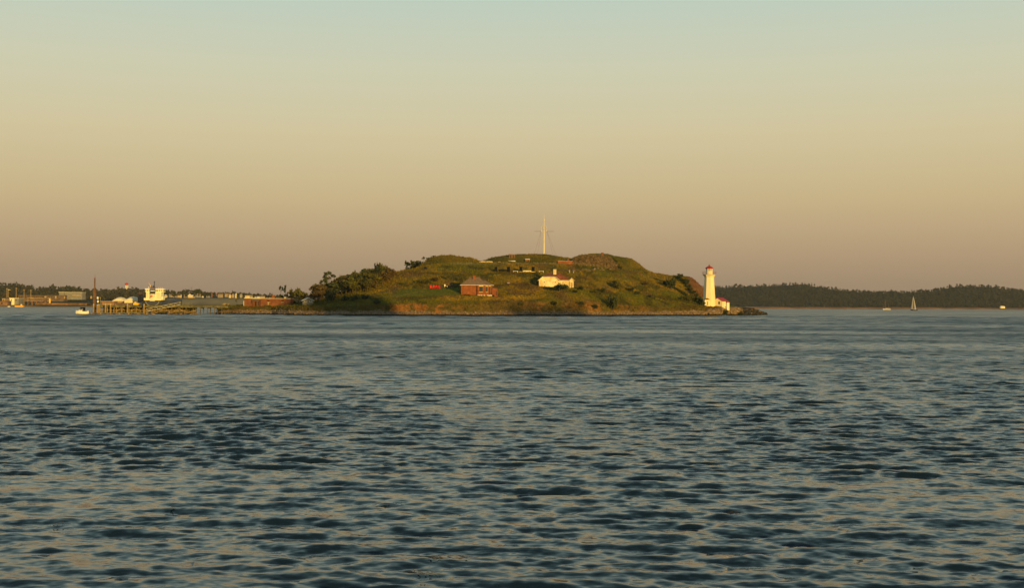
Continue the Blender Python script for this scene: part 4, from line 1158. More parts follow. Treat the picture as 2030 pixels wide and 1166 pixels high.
for k, px in enumerate(pxs):
    for y, m in ((.5, 'wood' if px < 290 else 'wood_dk'), (5.4, 'wood_dk')):  # front piles coloured sunlit at left, shaded further right and behind
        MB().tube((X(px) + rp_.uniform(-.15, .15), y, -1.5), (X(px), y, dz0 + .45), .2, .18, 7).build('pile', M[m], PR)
    MB().box(X(px) - .16, X(px) + .16, .1, 5.9, dz0, dz0 + .44).build('cross_beam', M['wood_dk'], PR)
    if k < len(pxs) - 1 and k % 1 == 0 and px < 366:
        a, b_ = (X(px), .25, .5), (X(pxs[k + 1]), .25, dz0 + .1)
        if k % 2: a, b_ = (X(px), .25, dz0 + .1), (X(pxs[k + 1]), .25, .5)
        MB().tube(a, b_, .13, n=5).build('brace', M['wood'], PR)
        MB().box(X(px), X(pxs[k + 1]), .05, .2, .75, 1.05).build('waling', M['wood_gr'], PR)
        MB().box(X(px), X(pxs[k + 1]), -.02, .12, 1.55, 1.75).build('waling', M['wood'], PR)
        MB().tube((X(px) + 1.45, .8, -1.5), (X(px) + 1.4, .8, dz0 + .45), .17, .15, 6).build('pile', M['wood_dk'], PR)
# railing posts by the gangway head
for px in (346, 351, 356, 361, 366, 371, 376):
    MB().box(X(px) - .06, X(px) + .06, .2, .32, dz1, dz1 + 1.0).build('rail_post', M['wood_gr'], PR)
for z in (.5, .95): MB().box(X(345), X(377), .18, .34, dz1 + z, dz1 + z + .08).build('handrail', M['wood_gr'], PR)
# floating stage in front
fs = thing('floating_stage', 'low timber floating stage with tyres along the front of the pier', 'float', P(245, 603.5, PD - 6) * 1.0)
fs.location.z = 0
MB().box(-66 * s, 50 * s, -1.2, 1.4, .05, .5).build('pontoon', M['wood_dk'], fs)
for k in range(40):
    xa = -66 * s + 116 * s * k / 40
    MB().box(xa + .02, xa + 116 * s / 40 - .02, -1.3, 1.5, .503, .6 + .02 * (k % 2)).build('deck_plank', M['wood'], fs)
for k in range(13):
    x_ = (-60 + 9 * k) * s
    MB().lathe([(.28, .1), (.36, .2), (.36, .38), (.28, .5)], 8, 0, x_, -1.5).build('tyre_fender', M['dark'] if k % 2 else M['wood'], fs)
# tall mooring piles in front
for k, (px, top) in enumerate([(185.6, 604), (193, 605), (196, 604.2), (209, 603.8), (219, 603.8), (226, 611), (231, 610.5), (252.6, 604), (285.6, 604)]):
    q = P(px, 603.9, PD - 4.3); q.z = -1
    zt = P(px, top, PD - 4.3).z + 1
    t = thing('mooring_pile', ['leftmost sunlit mooring pile beside the motor boat', 'shorter pile squeezed just left of a taller one near the steel tower', 'sunlit pile right of the steel spud tower', 'sunlit pile fourth from the pier head', 'sunlit pile fifth from the pier head', 'short thin pile just right of the fifth tall pile', 'second short thin pile midway along the floating stage', 'lone tall pile in the middle of the pier', 'tall pile at the foot of the gangway'][k], 'pile', q, 0, 'mooring piles along the pier')
    rr_ = .3 if top < 606 else .16
    MB().tube((0, 0, -1), (0, 0, zt), rr_ * 1.05, rr_ * .95, 9).build('shaft', M['wood'], t)
    MB().lathe([(rr_ * 1.08, zt - .05), (rr_ * .5, zt + .22), (.03, zt + .26)], 9).build('cap', M['cream'] if top < 606 else M['wood'], t)
# gangway truss
g0, g1 = P(290, 618.3, PD - 5.2), P(358, 604.6, PD - 1.0)
GW = thing('gangway', 'sloping lattice gangway with handrails from float up to the pier', 'gangway', g0)
dv = g1 - g0
MB().hexa([(0, -.6, -.1), (dv.x, dv.y - .6, dv.z - .1), (dv.x, dv.y + .6, dv.z - .1), (0, .6, -.1), (0, -.6, 0), (dv.x, dv.y - .6, dv.z), (dv.x, dv.y + .6, dv.z), (0, .6, 0)]).build('walkway', M['galv'], GW)
for sg in (-1, 1):
    y = sg * .65; n = 14; h = 1.15
    MB().tube((0, y, 0), (dv.x, dv.y + y, dv.z), .09, n=4).build('bottom_chord', M['galv'], GW)
    MB().tube((0, y, h), (dv.x, dv.y + y, dv.z + h), .08, n=4).build('top_chord', M['galv'], GW)
    for k in range(n):
        a = dv * (k / n); b_ = dv * ((k + 1) / n)
        MB().tube(a + Vector((0, y, 0 if k % 2 else h)), b_ + Vector((0, y, h if k % 2 else 0)), .05, n=4).build('diagonal', M['galv'], GW)
# floats under the gangway
q = P(325, 604, PD - 3); q.z = 0
t = thing('crib_rocks', 'heap of weedy rocks and timbers under the gangway', 'rocks', q)
for k in range(46):
    o = link('rock', (BD + BL)[rp_.randrange(10)], t, (rp_.uniform(-9, 13), rp_.uniform(-1, 2), rp_.uniform(-.2, .6)), rp_.uniform(0, 6)); z_ = rp_.uniform(.35, .8); o.scale = (z_ * 1.3, z_, z_ * .8)
for k in range(6):
    MB().tube((-7 + 3.3 * k, 1.2, 1.6 - .8 * (k % 2)), (-3.8 + 3.3 * k, 1.2, .8 + .8 * (k % 2)), .14, n=5).build('timber', M['wood'], t)
# steel spud tower
q = P(187.5, 603.5, PD + 8); q.z = -1
t = thing('steel_spud_tower', 'tall dark rusty steel column rising behind the pier head', 'tower', q)
zt = P(187.5, 551, PD + 8).z + 1
def zz(py): return P(187.5, py, PD + 8).z + 1
MB().box(-.22, .22, -.22, .22, -1, zz(551)).build('column', M['steel'], t)
MB().box(-.5, .5, -.4, .7, -1, zz(574)).build('casing', M['steel'], t)
MB().box(-.85, -.3, -.6, 1.0, zz(578) , zz(576)).box(.3, .85, -.6, 1.0, zz(578), zz(576)).build('collar', M['wood_dk'], t)
MB().tube((.1, 0, zz(551)), (.1, 0, zz(545)), .05, n=4).build('antenna', M['steel'], t)
for k in range(8): MB().tube((-.52, -.45, 1 + k * .9), (.52, -.45, 1.6 + k * .9), .05, n=4).build('lacing_bar', M['wood_dk'], t)
# small things on the pier
q = P(199, 603.5, PD + 2); q.z = dz1 - .1
t = thing('lamp_post', 'thin pale lamp post on the pier head', 'lamp post', q)
MB().tube((0, 0, 0), (0, 0, 3.4), .07, .05, 6).build('pole', M['galv'], t)
MB().box(-.2, .2, -.15, .15, 3.403, 3.6).build('lamp_head', M['galv'], t)
# motor boat
q = P(162, 623.6, PD - 8.5); q.z = 0
bt = thing('motor_boat', 'small white motor boat with black canopy moored at the pier head', 'boat', q, R(8))
bt.scale = (.9, .9, 1.22)
L = 5.2
st = []
for f, wd, zk, zg in ((-.5, .02, .55, 1.25), (-.42, .45, .2, 1.18), (-.25, .85, 0, 1.05), (0, 1.0, -.15, .95), (.3, 1.0, -.15, .9), (.5, .95, -.1, .9)):
    x = f * L
    st.append([Vector((x, -wd, zg)), Vector((x, -wd * .9, zk * .5 + zg * .25)), Vector((x, 0, zk - .2)), Vector((x, wd * .9, zk * .5 + zg * .25)), Vector((x, wd, zg))])
hm = MB().grid(st); hm.poly(st[-1]); hm.grid([[r_[0] + Vector((0, 0, -.08)) for r_ in st], [r_[4] + Vector((0, 0, -.08)) for r_ in st]])
hm.build('hull', M['gel'], bt)
MB().box(-1.2, .2, -.75, .75, .85, 1.35).build('cuddy', M['gel'], bt)
MB().hexa([(-.5, -.8, 1.353), (-.35, -.8, 1.353), (-.35, .8, 1.353), (-.5, .8, 1.353), (-.2, -.7, 1.9), (-.12, -.7, 1.9), (-.12, .7, 1.9), (-.2, .7, 1.9)]).build('windscreen', M['glass'], bt)
cnp = [[Vector((x, math.sin(a) * .95, 2.0 + .25 * math.cos(a) - .0 * x)) for a in np.linspace(-1.5, 1.5, 7)] for x in (-.55, 0.3, 1.4)]
MB().grid(cnp).grid([[v + Vector((0, 0, -.12)) for v in r_] for r_ in cnp]).build('canopy', M['black'], bt)
for x in (-.5, 1.3):
    for sg in (-1, 1): MB().tube((x, sg * .9, .9), (x + (.1 if x < 0 else 0), sg * .92, 2.0), .045, n=5).build('canopy_frame', M['black'], bt)
MB().box(.7, 1.35, -.88, .88, 1.0, 2.0).build('canopy_curtain', M['black'], bt)
MB().box(.1, .6, -.35, .3, .85, 1.4).build('seat', M['tanwall'], bt)
MB().hexa([(2.55, -.3, .3), (3.0, -.3, .2), (3.0, .3, .2), (2.55, .3, .3), (2.55, -.25, 1.2), (2.95, -.25, 1.15), (2.95, .25, 1.15), (2.55, .25, 1.2)]).build('outboard_motor', M['gel'], bt)
MB().tube((2.2, -.8, .9), (2.2, -.8, 2.6), .02, n=4).build('aerial', M['galv'], bt)
# shed and fence behind the pier on the spit
b = ground(448, shoreD(448, 623) + 18)
t = thing('pink_shed', 'small pinkish shed with low roof where the pier meets the island', 'shed', b)
MB().box(-1.4, 1.4, 0, 2, -.5, 1.0).build('wall', M['pinkbrick'], t)
MB().prism([(-1.7, 1.003), (1.7, 1.003), (.9, 1.5), (-.9, 1.5)], -.3, 2.3).build('roof', M['cedar'], t)

# ------------------------------------------------------------------ far shores
def loft(name, pxs_, rows, m, colf, rough_=1.0):
    """rows: list of (D, fn) where fn(px) gives ('z', value) or ('py', value)"""
    V = []
    for D, fn in rows:
        r_ = []
        for px in pxs_:
            k, v = fn(px)
            z = v if k == 'z' else P(px, v, D).z
            q = P(px, 600, D); r_.append((q.x, q.y, z))
        V.append(r_)
    V = np.array(V)
    # subdivide in depth
    out = []
    for i in range(len(V) - 1):
        for t in np.linspace(0, 1, 5)[:-1]: out.append(V[i] * (1 - t) + V[i + 1] * t)
    out.append(V[-1]); V = np.array(out)
    V[4:-1, :, 2] += (fbm(V[4:-1, :, 0] / 25, V[4:-1, :, 1] / 25, 4) - .5) * 3 * rough_
    nR, nC, _ = V.shape
    C = colf(V)
    idx = np.arange(nR * nC).reshape(nR, nC)
    Fq = np.stack([idx[:-1, :-1], idx[:-1, 1:], idx[1:, 1:], idx[1:, :-1]], -1).reshape(-1, 4)
    o = tag(link(name, np_mesh(name, V.reshape(-1, 3), Fq, m, True, C.reshape(-1, 3))), kind='structure')
    return o, BVHTree.FromPolygons([tuple(v) for v in V.reshape(-1, 3).tolist()], Fq.tolist())
lsky = cv((-260, 556), (0, 561), (30, 562), (60, 567.5), (80, 572), (105, 569), (135, 569), (150, 572), (200, 574), (215, 575), (240, 572), (280, 574), (320, 576), (350, 578), (390, 575), (402, 580), (450, 585), (500, 587), (540, 588), (640, 593), (760, 600))
l3 = cv((-260, 600), (290, 600), (330, 593), (480, 592.5), (520, 596), (580, 601), (760, 604))
l4 = cv((-260, 589), (200, 590), (300, 588), (340, 586), (480, 588), (560, 593), (760, 602))
def lcol(V):
    n = fbm(V[..., 0] / 30, V[..., 1] / 30, 4)[..., None]
    C = np.array([.035, .038, .02]) * (1 - n) + np.array([.06, .05, .025]) * n
    pxv = CX + V[..., 0] / V[..., 1] * FOC
    berm = (np.clip((pxv - 320) / 20, 0, 1) * np.clip((1800 - V[..., 1]) / 30, 0, 1))[..., None]
    C = C * (1 - berm) + np.array([.21, .18, .12]) * (.8 + .4 * n) * berm
    low = np.clip((1700 - V[..., 1]) / 40, 0, 1)[..., None]
    return C * (1 - low * .6) + np.array([.17, .11, .07]) * low * .6
LS, LSB = loft('mainland_shore', np.arange(-260, 761, 6.0), [(1598, lambda p: ('z', -2)), (1600, lambda p: ('z', 1.6)), (1690, lambda p: ('py', 604.5 + (p - 200) * .004)),
    (1722, lambda p: ('py', float(l3(p)))), (2000, lambda p: ('py', float(l4(p)))), (2300, lambda p: ('py', float(lsky(p)) + 5)), (2420, lambda p: ('py', float(lsky(p)) + 12)), (2700, lambda p: ('z', 2.0))], M['farland'], lcol)
rsky = cv((1380, 567), (1420, 568), (1450, 567), (1500, 566), (1560, 564), (1590, 563), (1620, 567), (1640, 570), (1700, 574.5), (1750, 576.5), (1800, 575), (1840, 574), (1890, 567), (1950, 566), (2000, 571), (2030, 574), (2200, 580), (2300, 586))
rsky0 = rsky
rsky = lambda p: 570 + (rsky0(p) - 570) * 1.3 - 1.5
def rcol(V):
    n = fbm(V[..., 0] / 30, V[..., 1] / 30, 4)[..., None]
    C = np.array([.026, .03, .018]) * (1 - n) + np.array([.042, .036, .02]) * n
    low = np.clip((3030 - V[..., 1]) / 20, 0, 1)[..., None]
    return C * (1 - low) + np.array([.26, .14, .075]) * (.6 + .7 * n) * low
RS, RSB = loft('forested_shore', np.arange(1330, 2301, 6.0), [(2992, lambda p: ('z', -2)), (2998, lambda p: ('z', .8)), (3012, lambda p: ('z', 4.0)),
    (3100, lambda p: ('py', 604.5 + (p - 1700) * .005)), (3250, lambda p: ('py', 592 + (p - 1700) * .004)), (3450, lambda p: ('py', float(rsky(p)) + 5)), (3600, lambda p: ('py', float(rsky(p)) + 14)), (3900, lambda p: ('z', 2))], M['farland'], rcol)
def forest(name, label, bvh, px_rng, D_rng, n, hr, seed, conif, skip=None, cols=((.034, .038, .02), (.055, .046, .024))):
    rg = np.random.RandomState(seed)
    Qs, Cs = [], []
    k = 0
    tries = 0
    while k < n and tries < n * 4:
        tries += 1
        px = rg.uniform(*px_rng); D = rg.uniform(*D_rng)
        if skip and skip(px, D): continue
        q = P(px, 600, D)
        h_ = bvh.ray_cast(Vector((q.x, q.y, 400)), Vector((0, 0, -1)))[0]
        if h_ is None or h_.z < 3.5: continue
        h = rg.uniform(*hr) * (1.35 if rg.rand() < .06 else 1)
        con = rg.rand() < conif
        m = 26
        d = rg.normal(size=(m, 3)); d /= np.linalg.norm(d, axis=1)[:, None]
        z = rg.rand(m)
        if con:
            z = z ** 1.3
            rad = h * .20 * (1.04 - z) * (.6 + .6 * rg.rand(m)); th = rg.rand(m) * 6.283
            p = np.c_[np.cos(th) * rad, np.sin(th) * rad, h * (.08 + .92 * z)]
            size = h * (.05 + .09 * (1 - z))
        else:
            p = d * np.array([.33, .33, .42]) * h * (.55 + .5 * rg.rand(m))[:, None] + np.array([0, 0, h * .55]); size = np.full(m, h * .15)
        nn = d + rg.normal(0, .4, (m, 3)); nn /= np.linalg.norm(nn, axis=1)[:, None]
        u = np.cross(nn, rg.normal(size=(m, 3))); u /= np.linalg.norm(u, axis=1)[:, None]; v = np.cross(nn, u)
        s1 = (size * (.6 + .8 * rg.rand(m)))[:, None]
        p = p + np.array(h_)
        Qs.append(np.stack([p - u * s1, p - v * s1 * .8, p + u * s1, p + v * s1 * .8], 1).reshape(-1, 3))
        f = rg.rand(); c = (np.array(cols[0]) * (1 - f) + np.array(cols[1]) * f) * (.7 + .6 * rg.rand())
        Cs.append(np.repeat(c[None], m * 4, 0)); k += 1
    Q = np.concatenate(Qs); C = np.concatenate(Cs)
    tag(link(name, np_mesh(name, Q, np.arange(len(Q)).reshape(-1, 4), M['farwood'], False, C)), label, 'forest', kind='stuff')
forest('far_forest', 'dense evergreen forest covering the low hills across the water on the right', RSB, (1380, 2290), (3014, 3460), 6500, (6, 9.5), 1, .35, None, ((.026, .031, .018), (.042, .037, .02)))
lskip = lambda px, D: (px > 325 and D < 1830) or (px > 330 and np.random.RandomState(int(px * 13 + D)).rand() < .72) or (D < 1800 and not (150 < px < 330))
forest('mainland_forest', 'dark wood covering the low ridge behind the harbour on the left', LSB, (-255, 620), (1790, 2310), 3000, (5, 8), 2, .15, lskip)
def lg(px, D):
    q = P(px, 600, D); h = LSB.ray_cast(Vector((q.x, q.y, 400)), Vector((0, 0, -1)))[0]
    return h if h else Vector((q.x, q.y, 2))
def rg2(px, D):
    q = P(px, 600, D); h = RSB.ray_cast(Vector((q.x, q.y, 400)), Vector((0, 0, -1)))[0]
    return h if h else Vector((q.x, q.y, 2))

# ------------------------------------------------------------------ things on the far left shore
def far_block(name, label, cat, px0, px1, py0, py1, D, wm, rm, parts=()):
    """flat-roofed block spanning photo columns px0..px1 and rows py0 (top)..py1"""
    s = D / FOC; cx = (px0 + px1) / 2
    b = P(cx, py1, D)
    t = thing(name, label, cat, b)
    w_ = (px1 - px0) / 2 * s; h = (py1 - py0) * s
    MB().box(-w_, w_, 0, 14, -4, h).build('wall', M[wm], t)
    MB().box(-w_ - .5, w_ + .5, -.5, 14.5, h + .003, h + .9).build('roof', M[rm], t)
    for (a, b_, c, d, m, nm) in parts:
        MB().box((a - cx) * s, (b_ - cx) * s, -.25, -.003, (py1 - d) * s, (py1 - c) * s).build(nm, M[m], t)
    return t, s
far_block('refinery_shed', 'long low brownish industrial shed on the far left shore', 'building', 36, 128, 586.5, 593, 1760, 'refinery', 'darkroof',
          [(88, 92, 587, 592, 'tanwall', 'end_bay'), (109, 112, 587, 592, 'tanwall', 'end_bay'), (127, 129, 587, 592, 'tanwall', 'end_bay')] + [(38 + 4.2 * q, 40 + 4.2 * q, 588.4, 591, 'dark', 'window') for q in range(12)])
far_block('grey_office', 'grey modern block with pale overhanging flat roof among far left trees', 'building', 128, 163, 580.5, 589, 1770, 'greywall', 'paleroof', [(143, 160, 584, 586.5, 'tanwall', 'window_band')])
t, s = far_block('grey_office_wing', 'pale canopy roof wing left of the grey modern block', 'building', 117, 127, 580, 586, 1768, 'greywall', 'paleroof')
far_block('white_cabin', 'small cream cabin with dark window near the left photo edge', 'cabin', 19, 28, 592, 599.5, 1640, 'shipwhite', 'tent', [(21.5, 23.5, 594, 596, 'dark', 'window')])
far_block('grey_cabin', 'small grey cabin attached right of the cream cabin', 'cabin', 28.6, 37, 592.5, 598, 1642, 'greywall', 'paleroof', [(31, 33, 594, 596, 'dark', 'window')])
far_block('tan_cabin', 'small tan cabin at the far left edge of the shore', 'cabin', 4, 10, 592, 598, 1640, 'tanwall', 'darkroof', [(6, 8, 594, 596, 'dark', 'window')])
far_block('shore_wall', 'low dull block building at the far left photo edge', 'building', -6, 14, 598, 606, 1620, 'pinkbrick', 'darkroof', [(2, 5, 600, 603, 'dark', 'window')])
far_block('quay', 'long low pinkish quay wall left of the steel tower', 'quay', 70, 172, 602.5, 608.2, 1600, 'darkrock', 'pinkbrick', [(70, 172, 602.6, 604.6, 'pinkbrick', 'facing')])
far_block('pink_warehouse', 'low pink warehouse behind the pier right of the steel tower', 'building', 201, 226, 598.5, 607, 1590, 'pinkbrick', 'tanwall', [(204, 222, 602, 604, 'tanwall', 'window_band')])
far_block('red_shed', 'low reddish shed behind the pier left of the tents', 'building', 226.6, 262, 602, 607, 1595, 'pinkbrick', 'darkroof', [(230, 258, 603, 604.4, 'dark', 'window_band')])
# pipe jetty frames
for k, (px, py, pyb) in enumerate([(59, 591, 603), (68, 592, 603), (77, 591.5, 603), (87, 592, 603), (93, 592, 603)]):
    D = 1625; s = D / FOC
    t = thing('pipe_rack', ['leftmost steel pipe rack of the far left jetty', 'second pipe rack from the left on the jetty', 'middle pipe rack on the far left jetty', 'fourth pipe rack of the jetty', 'rightmost pipe rack of the jetty'][k], 'pipe rack', P(px, pyb, D), 0, 'pipe racks of the left jetty')
    h = (pyb - py) * s
    for x in (-2.6, 2.6): MB().box(x - .35, x + .35, 0, .7, -3, h).build('leg', M['pinkbrick'], t)
    for z in (h, h * .55): MB().box(-4.5, 4.5, -.2, 1.0, z + .003, z + .7).build('pipe', M['tanwall'], t)
    MB().tube((-2.6, .4, 0), (2.6, .4, h * .55), .25, n=4).build('brace', M['pinkbrick'], t)
t = thing('yellow_tank', 'upright yellow tank post at the right end of the pipe racks', 'tank', P(98.5, 603, 1622)); s = 1622 / FOC
MB().lathe([(1.2, -3), (1.2, 10.4 * s), (.6, 11 * s)], 10).build('shell', M['yellow'], t)
MB().tube((1.0, 0, 9 * s), (1.0, 0, 15 * s), .15, n=4).build('vent_pipe', M['galv'], t)
for k, (px, top, pyb) in enumerate([(13.5, 571, 600), (16, 573, 598), (32, 570.5, 592), (47.5, 573.5, 602), (61, 574.5, 596)]):
    D = 1650; s = D / FOC
    t = thing('light_pole', ['leftmost lattice light pole on the far shore', 'thin light pole with bright lamp near the left edge', 'light pole above the cream cabin', 'tallest light pole beside the refinery shed', 'rightmost light pole in front of the refinery shed'][k], 'pole', P(px, pyb, D), 0, 'light poles of the left shore')
    h = (pyb - top) * s
    MB().tube((0, 0, -2), (0, 0, h), .42, .26, 6).build('pole', M['tanwall'], t)
    MB().box(-1.3 if k != 1 else 0, 1.3 if k != 1 else 3.2, -.3, .3, h * .92, h * .92 + .5).build('lamp_head', M['tanwall'] if k != 1 else M['white'], t)
# orange work boat
t = thing('orange_workboat', 'bright orange and yellow flat workboat by the far left shore', 'boat', Vector((P(39, 608, 1575).x, 1575, 0)))
MB().hexa([(-5.0, -2, -.5), (4.8, -2, -.5), (4.8, 2, -.5), (-5.0, 2, -.5), (-6, -2.2, 1.5), (5.8, -2.2, 1.5), (5.8, 2.2, 1.5), (-6, 2.2, 1.5)]).build('hull', M['yellow'], t)
MB().box(-5, 5, -1.6, 1.6, 1.503, 2.3).build('deckhouse', M['orange'], t)
MB().box(1.5, 3, -1, 1, 2.303, 3.6).build('cabin', M['white'], t)
t = thing('yellow_launch', 'small pale yellow launch left of the orange workboat', 'boat', Vector((P(18, 608, 1580).x, 1580, 0)))
MB().hexa([(-1.3, -.7, -.3), (1.3, -.7, -.3), (1.3, .7, -.3), (-1.3, .7, -.3), (-1.8, -.8, .9), (1.6, -.8, .9), (1.6, .8, .9), (-1.8, .8, .9)]).build('hull', M['shipwhite'], t)
MB().box(-.6, .8, -.6, .6, .903, 1.7).build('cabin', M['tanwall'], t)
# white tents (salt domes)
for px0, px1, top, lab in ((221.5, 246, 589, 'left white domed storage tent behind the pier'), (245, 273.5, 588, 'right larger white domed storage tent behind the pier')):
    D = 1600 + (px0 < 240) * 25; s = D / FOC; cx = (px0 + px1) / 2; w_ = (px1 - px0) / 2 * s
    t = thing('storage_tent', lab, 'tent', P(cx, 600, D))
    h1 = (600 - 597) * s; h2 = (600 - top) * s
    prof = [(-w_, h1), (-w_ * .75, h1 + (h2 - h1) * .55), (-w_ * .35, h2 * .94), (0, h2), (w_ * .35, h2 * .94), (w_ * .75, h1 + (h2 - h1) * .55), (w_, h1)]
    rows = []
    for y, f in ((0, .0), (1.5, .55), (6, .9), (11, 1), (18, .9), (24, .5), (26, 0.)):
        rows.append([Vector((x * (1 if abs(x) < w_ * .9 else 1), y, h1 + (z - h1) * f)) for x, z in prof])
    MB().grid(rows).build('canopy', M['tent'], t)
    MB().box(-w_ * .92, w_ * .92, 1, 25, -3, h1 - .02).build('side_wall', M['tent'] if px0 > 240 else M['tanwall'], t)
# water tower
D = 2290; s = D / FOC
t = thing('water_tower', 'water tower with red top on white legs above the far left ridge', 'water tower', P(251, 575, D))
for k in range(6):
    a = k * 1.047; MB().tube((math.cos(a) * 2.6, math.sin(a) * 2.6, -10), (math.cos(a) * 2.4, math.sin(a) * 2.4, 10.2 * s), .55, n=5).build('leg', M['white'], t)
MB().lathe([(1.0, -10), (1.0, 10 * s)], 8).build('riser', M['white'], t)
MB().lathe([(2.2, 9.0 * s), (3.2, 10 * s), (3.2, 12.2 * s), (1.6, 13.6 * s), (.3, 14.2 * s)], 12).build('tank', M['red'], t)
# brown lattice tower by the ship
D = 1585; s = D / FOC
t = thing('loading_tower', 'dark rusty lattice loading tower left of the ship', 'tower', P(277.5, 604, D))
for x in (-2.5, 2.5):
    for y in (0, 5): MB().box(x - .4, x + .4, y - .4, y + .4, -3, 24 * s).build('leg', M['steel'], t)
for k in range(6):
    z = (3 + 4 * k) * s; MB().box(-3, 3, -.5, 5.5, z, z + .8).build('floor_frame', M['steel'], t)
    MB().tube((-2.5, -.3, z - 2.4), (2.5, -.3, z), .3, n=4).build('brace', M['steel'], t)
MB().box(-2.2, 2.2, .5, 4.5, 1, 22 * s).build('cladding', M['wood_dk'], t)
# yellow excavator
D = 1530; s = D / FOC
t = thing('excavator', 'yellow excavator with long boom reaching right in front of the ship', 'excavator', P(269, 606.5, D))
MB().box(-2.6, 2.6, 0, 3, -2, .9).build('tracks', M['black'], t)
MB().box(-3, 3, -.2, 3.2, 1.0, 3.6).build('body', M['yellow'], t)
MB().box(-1.6, .6, -.1, 2, 3.603, 5.0).build('cab', M['yellow'], t)
MB().tube((2.6, 1, 2.0), (8.5, 1, 4.8), .5, .35, 5).build('boom', M['yellow'], t)
MB().tube((8.3, 1, 4.8), (10.5, 1, 3.2), .3, .25, 5).build('arm', M['yellow'], t)

# ------------------------------------------------------------------ cargo ship, seen from astern
D = 1500.0; s = D / FOC
q = P(302, 604, D); q.z = 0
SH = thing('cargo_ship', 'cargo ship seen from astern with white superstructure and dark hull', 'ship', q)
def X(px): return (px - 302) * s
def Zp(py): return P(302, py, D).z
zdk = Zp(595.5)
rows = []
for y, wf, kz in ((0, .80, 2.5), (2, .93, 1.0), (8, 1, -1), (60, 1, -2), (95, .9, -2), (118, .4, -1), (124, .03, 1)):
    W = 19 * s * wf; zz_ = zdk + (2 if y > 110 else 0)
    pts = [Vector((W, y, zz_))]
    for a in np.linspace(0, math.pi, 13): pts.append(Vector((W * math.copysign(abs(math.cos(a)) ** .55, math.cos(a)), y, kz + (zz_ * .55) * (1 - math.sin(a) ** .8))))
    pts.append(Vector((-W, y, zz_)))
    rows.append(pts)
hm = MB().grid(rows); hm.poly(rows[0]); hm.grid([[r_[0] for r_ in rows], [r_[-1] for r_ in rows]])
hu = hm.build('hull', M['hull_dk'], SH)
for k in range(12):
    a0 = math.pi * k / 12; a1 = math.pi * (k + 1) / 12
    W = 13.2 * s
    MB().tube((W * math.cos(a0), -.15, zdk - .9 - 6.2 * math.sin(a0)), (W * math.cos(a1), -.15, zdk - .9 - 6.2 * math.sin(a1)), .22, n=4).build('transom_rib', M['paleroof'], hu)
MB().box(X(297), X(307), -.3, -.05, zdk - .9, zdk - .3).build('name_board', M['white'], hu)
MB().box(X(285.5), X(319), 0.2, 14, zdk + .003, zdk + 1.0).build('poop_bulwark', M['shipwhite'], SH)
ss = MB().box(X(287), X(317), 5, 17, zdk + 1.0, Zp(579)).build('superstructure', M['shipwhite'], SH)
for py in (591.5, 587.5, 583.5):
    MB().box(X(286.5), X(317.5), 4.2, 5 - .003, Zp(py) - .12, Zp(py) + .12).build('deck_edge', M['cream'], ss)
    for px in (289.5, 293, 308.5, 312):
        MB().box(X(px), X(px + 1.1), 4.9, 4.997, Zp(py - 1.0), Zp(py - 2.4)).build('porthole', M['tanwall'], ss)
MB().box(X(318), X(321.5), 3, 12, Zp(594.5), Zp(588)).build('lifeboat_deck', M['shipwhite'], SH)
MB().box(X(283.6), X(287) - .01, 3, 12, Zp(594.5), Zp(591)).build('side_deck', M['shipwhite'], SH)
MB().box(X(284), X(321), 7, 15, Zp(579) + .003, Zp(577)).build('bridge_wing', M['shipwhite'], SH)
br = MB().box(X(285), X(320), 8, 14, Zp(577) + .003, Zp(575)).build('bridge_windows', M['dark'], SH)
for px in (286, 290, 294, 310, 314, 318): MB().box(X(px), X(px + 1.6), 7.9, 8 - .003, Zp(577), Zp(575)).build('window_post', M['shipwhite'], br)
MB().box(X(284), X(321), 7, 15, Zp(575) + .003, Zp(572)).build('bridge_roof', M['shipwhite'], SH)
fu = MB().box(X(297.3), X(305), 1.5, 6.9, zdk + 5, Zp(576)).build('funnel_base', M['shipwhite'], SH)
MB().box(X(297), X(305.4), 1.2, 6.8, Zp(583), Zp(577.5)).build('vent_house', M['hull_dk'], SH)
MB().box(X(297.6), X(304.6), 1.4, 6.7, Zp(576) + .003, Zp(569.5)).build('funnel', M['hull_dk'], SH)
MB().box(X(297.4), X(304.8), 1.25, 6.8, Zp(573.4), Zp(571.4)).build('funnel_band', M['mauve'], SH)
for px in (299, 302.4): MB().tube((X(px), 4, Zp(569.5)), (X(px), 4, Zp(566)), .5, n=7).build('exhaust_pipe', M['black'], SH)
MB().hexa([(X(298.6), -.5, Zp(590)), (X(301.8), -.5, Zp(590)), (X(301.8), 4, Zp(585)), (X(298.6), 4, Zp(585)), (X(298.8), -.5, Zp(586)), (X(301.6), -.5, Zp(586)), (X(301.6), 4, Zp(583.3)), (X(298.8), 4, Zp(583.3))]).build('lifeboat', M['orange'], SH)
MB().box(X(298), X(302.4), -.3, 3.5, Zp(592), Zp(590.3)).build('lifeboat_ramp', M['shipwhite'], SH)
mt_ = MB().box(X(300.8), X(301.8), 9, 10, Zp(572), Zp(557)).build('mast', M['hull_dk'], SH)
MB().box(X(299.4), X(303.2), 9.1, 9.8, Zp(559.5), Zp(558.8)).build('yardarm', M['hull_dk'], mt_)
MB().tube((X(298), 3, Zp(569)), (X(292.8), 3, Zp(560)), .4, .25, 5).build('crane_jib', M['yellow'], SH)
MB().lathe([(.2, Zp(572)), (.2, Zp(570.8)), (.9, Zp(570.3)), (.9, Zp(569.3)), (.3, Zp(568.8))], 8, 0, X(289.8), 10).build('radar_dome', M['white'], SH)
for px in (310, 314, 318): MB().tube((X(px), 9, Zp(572)), (X(px), 9, Zp(569.8)), .18, n=4).build('aerial', M['white'], SH)

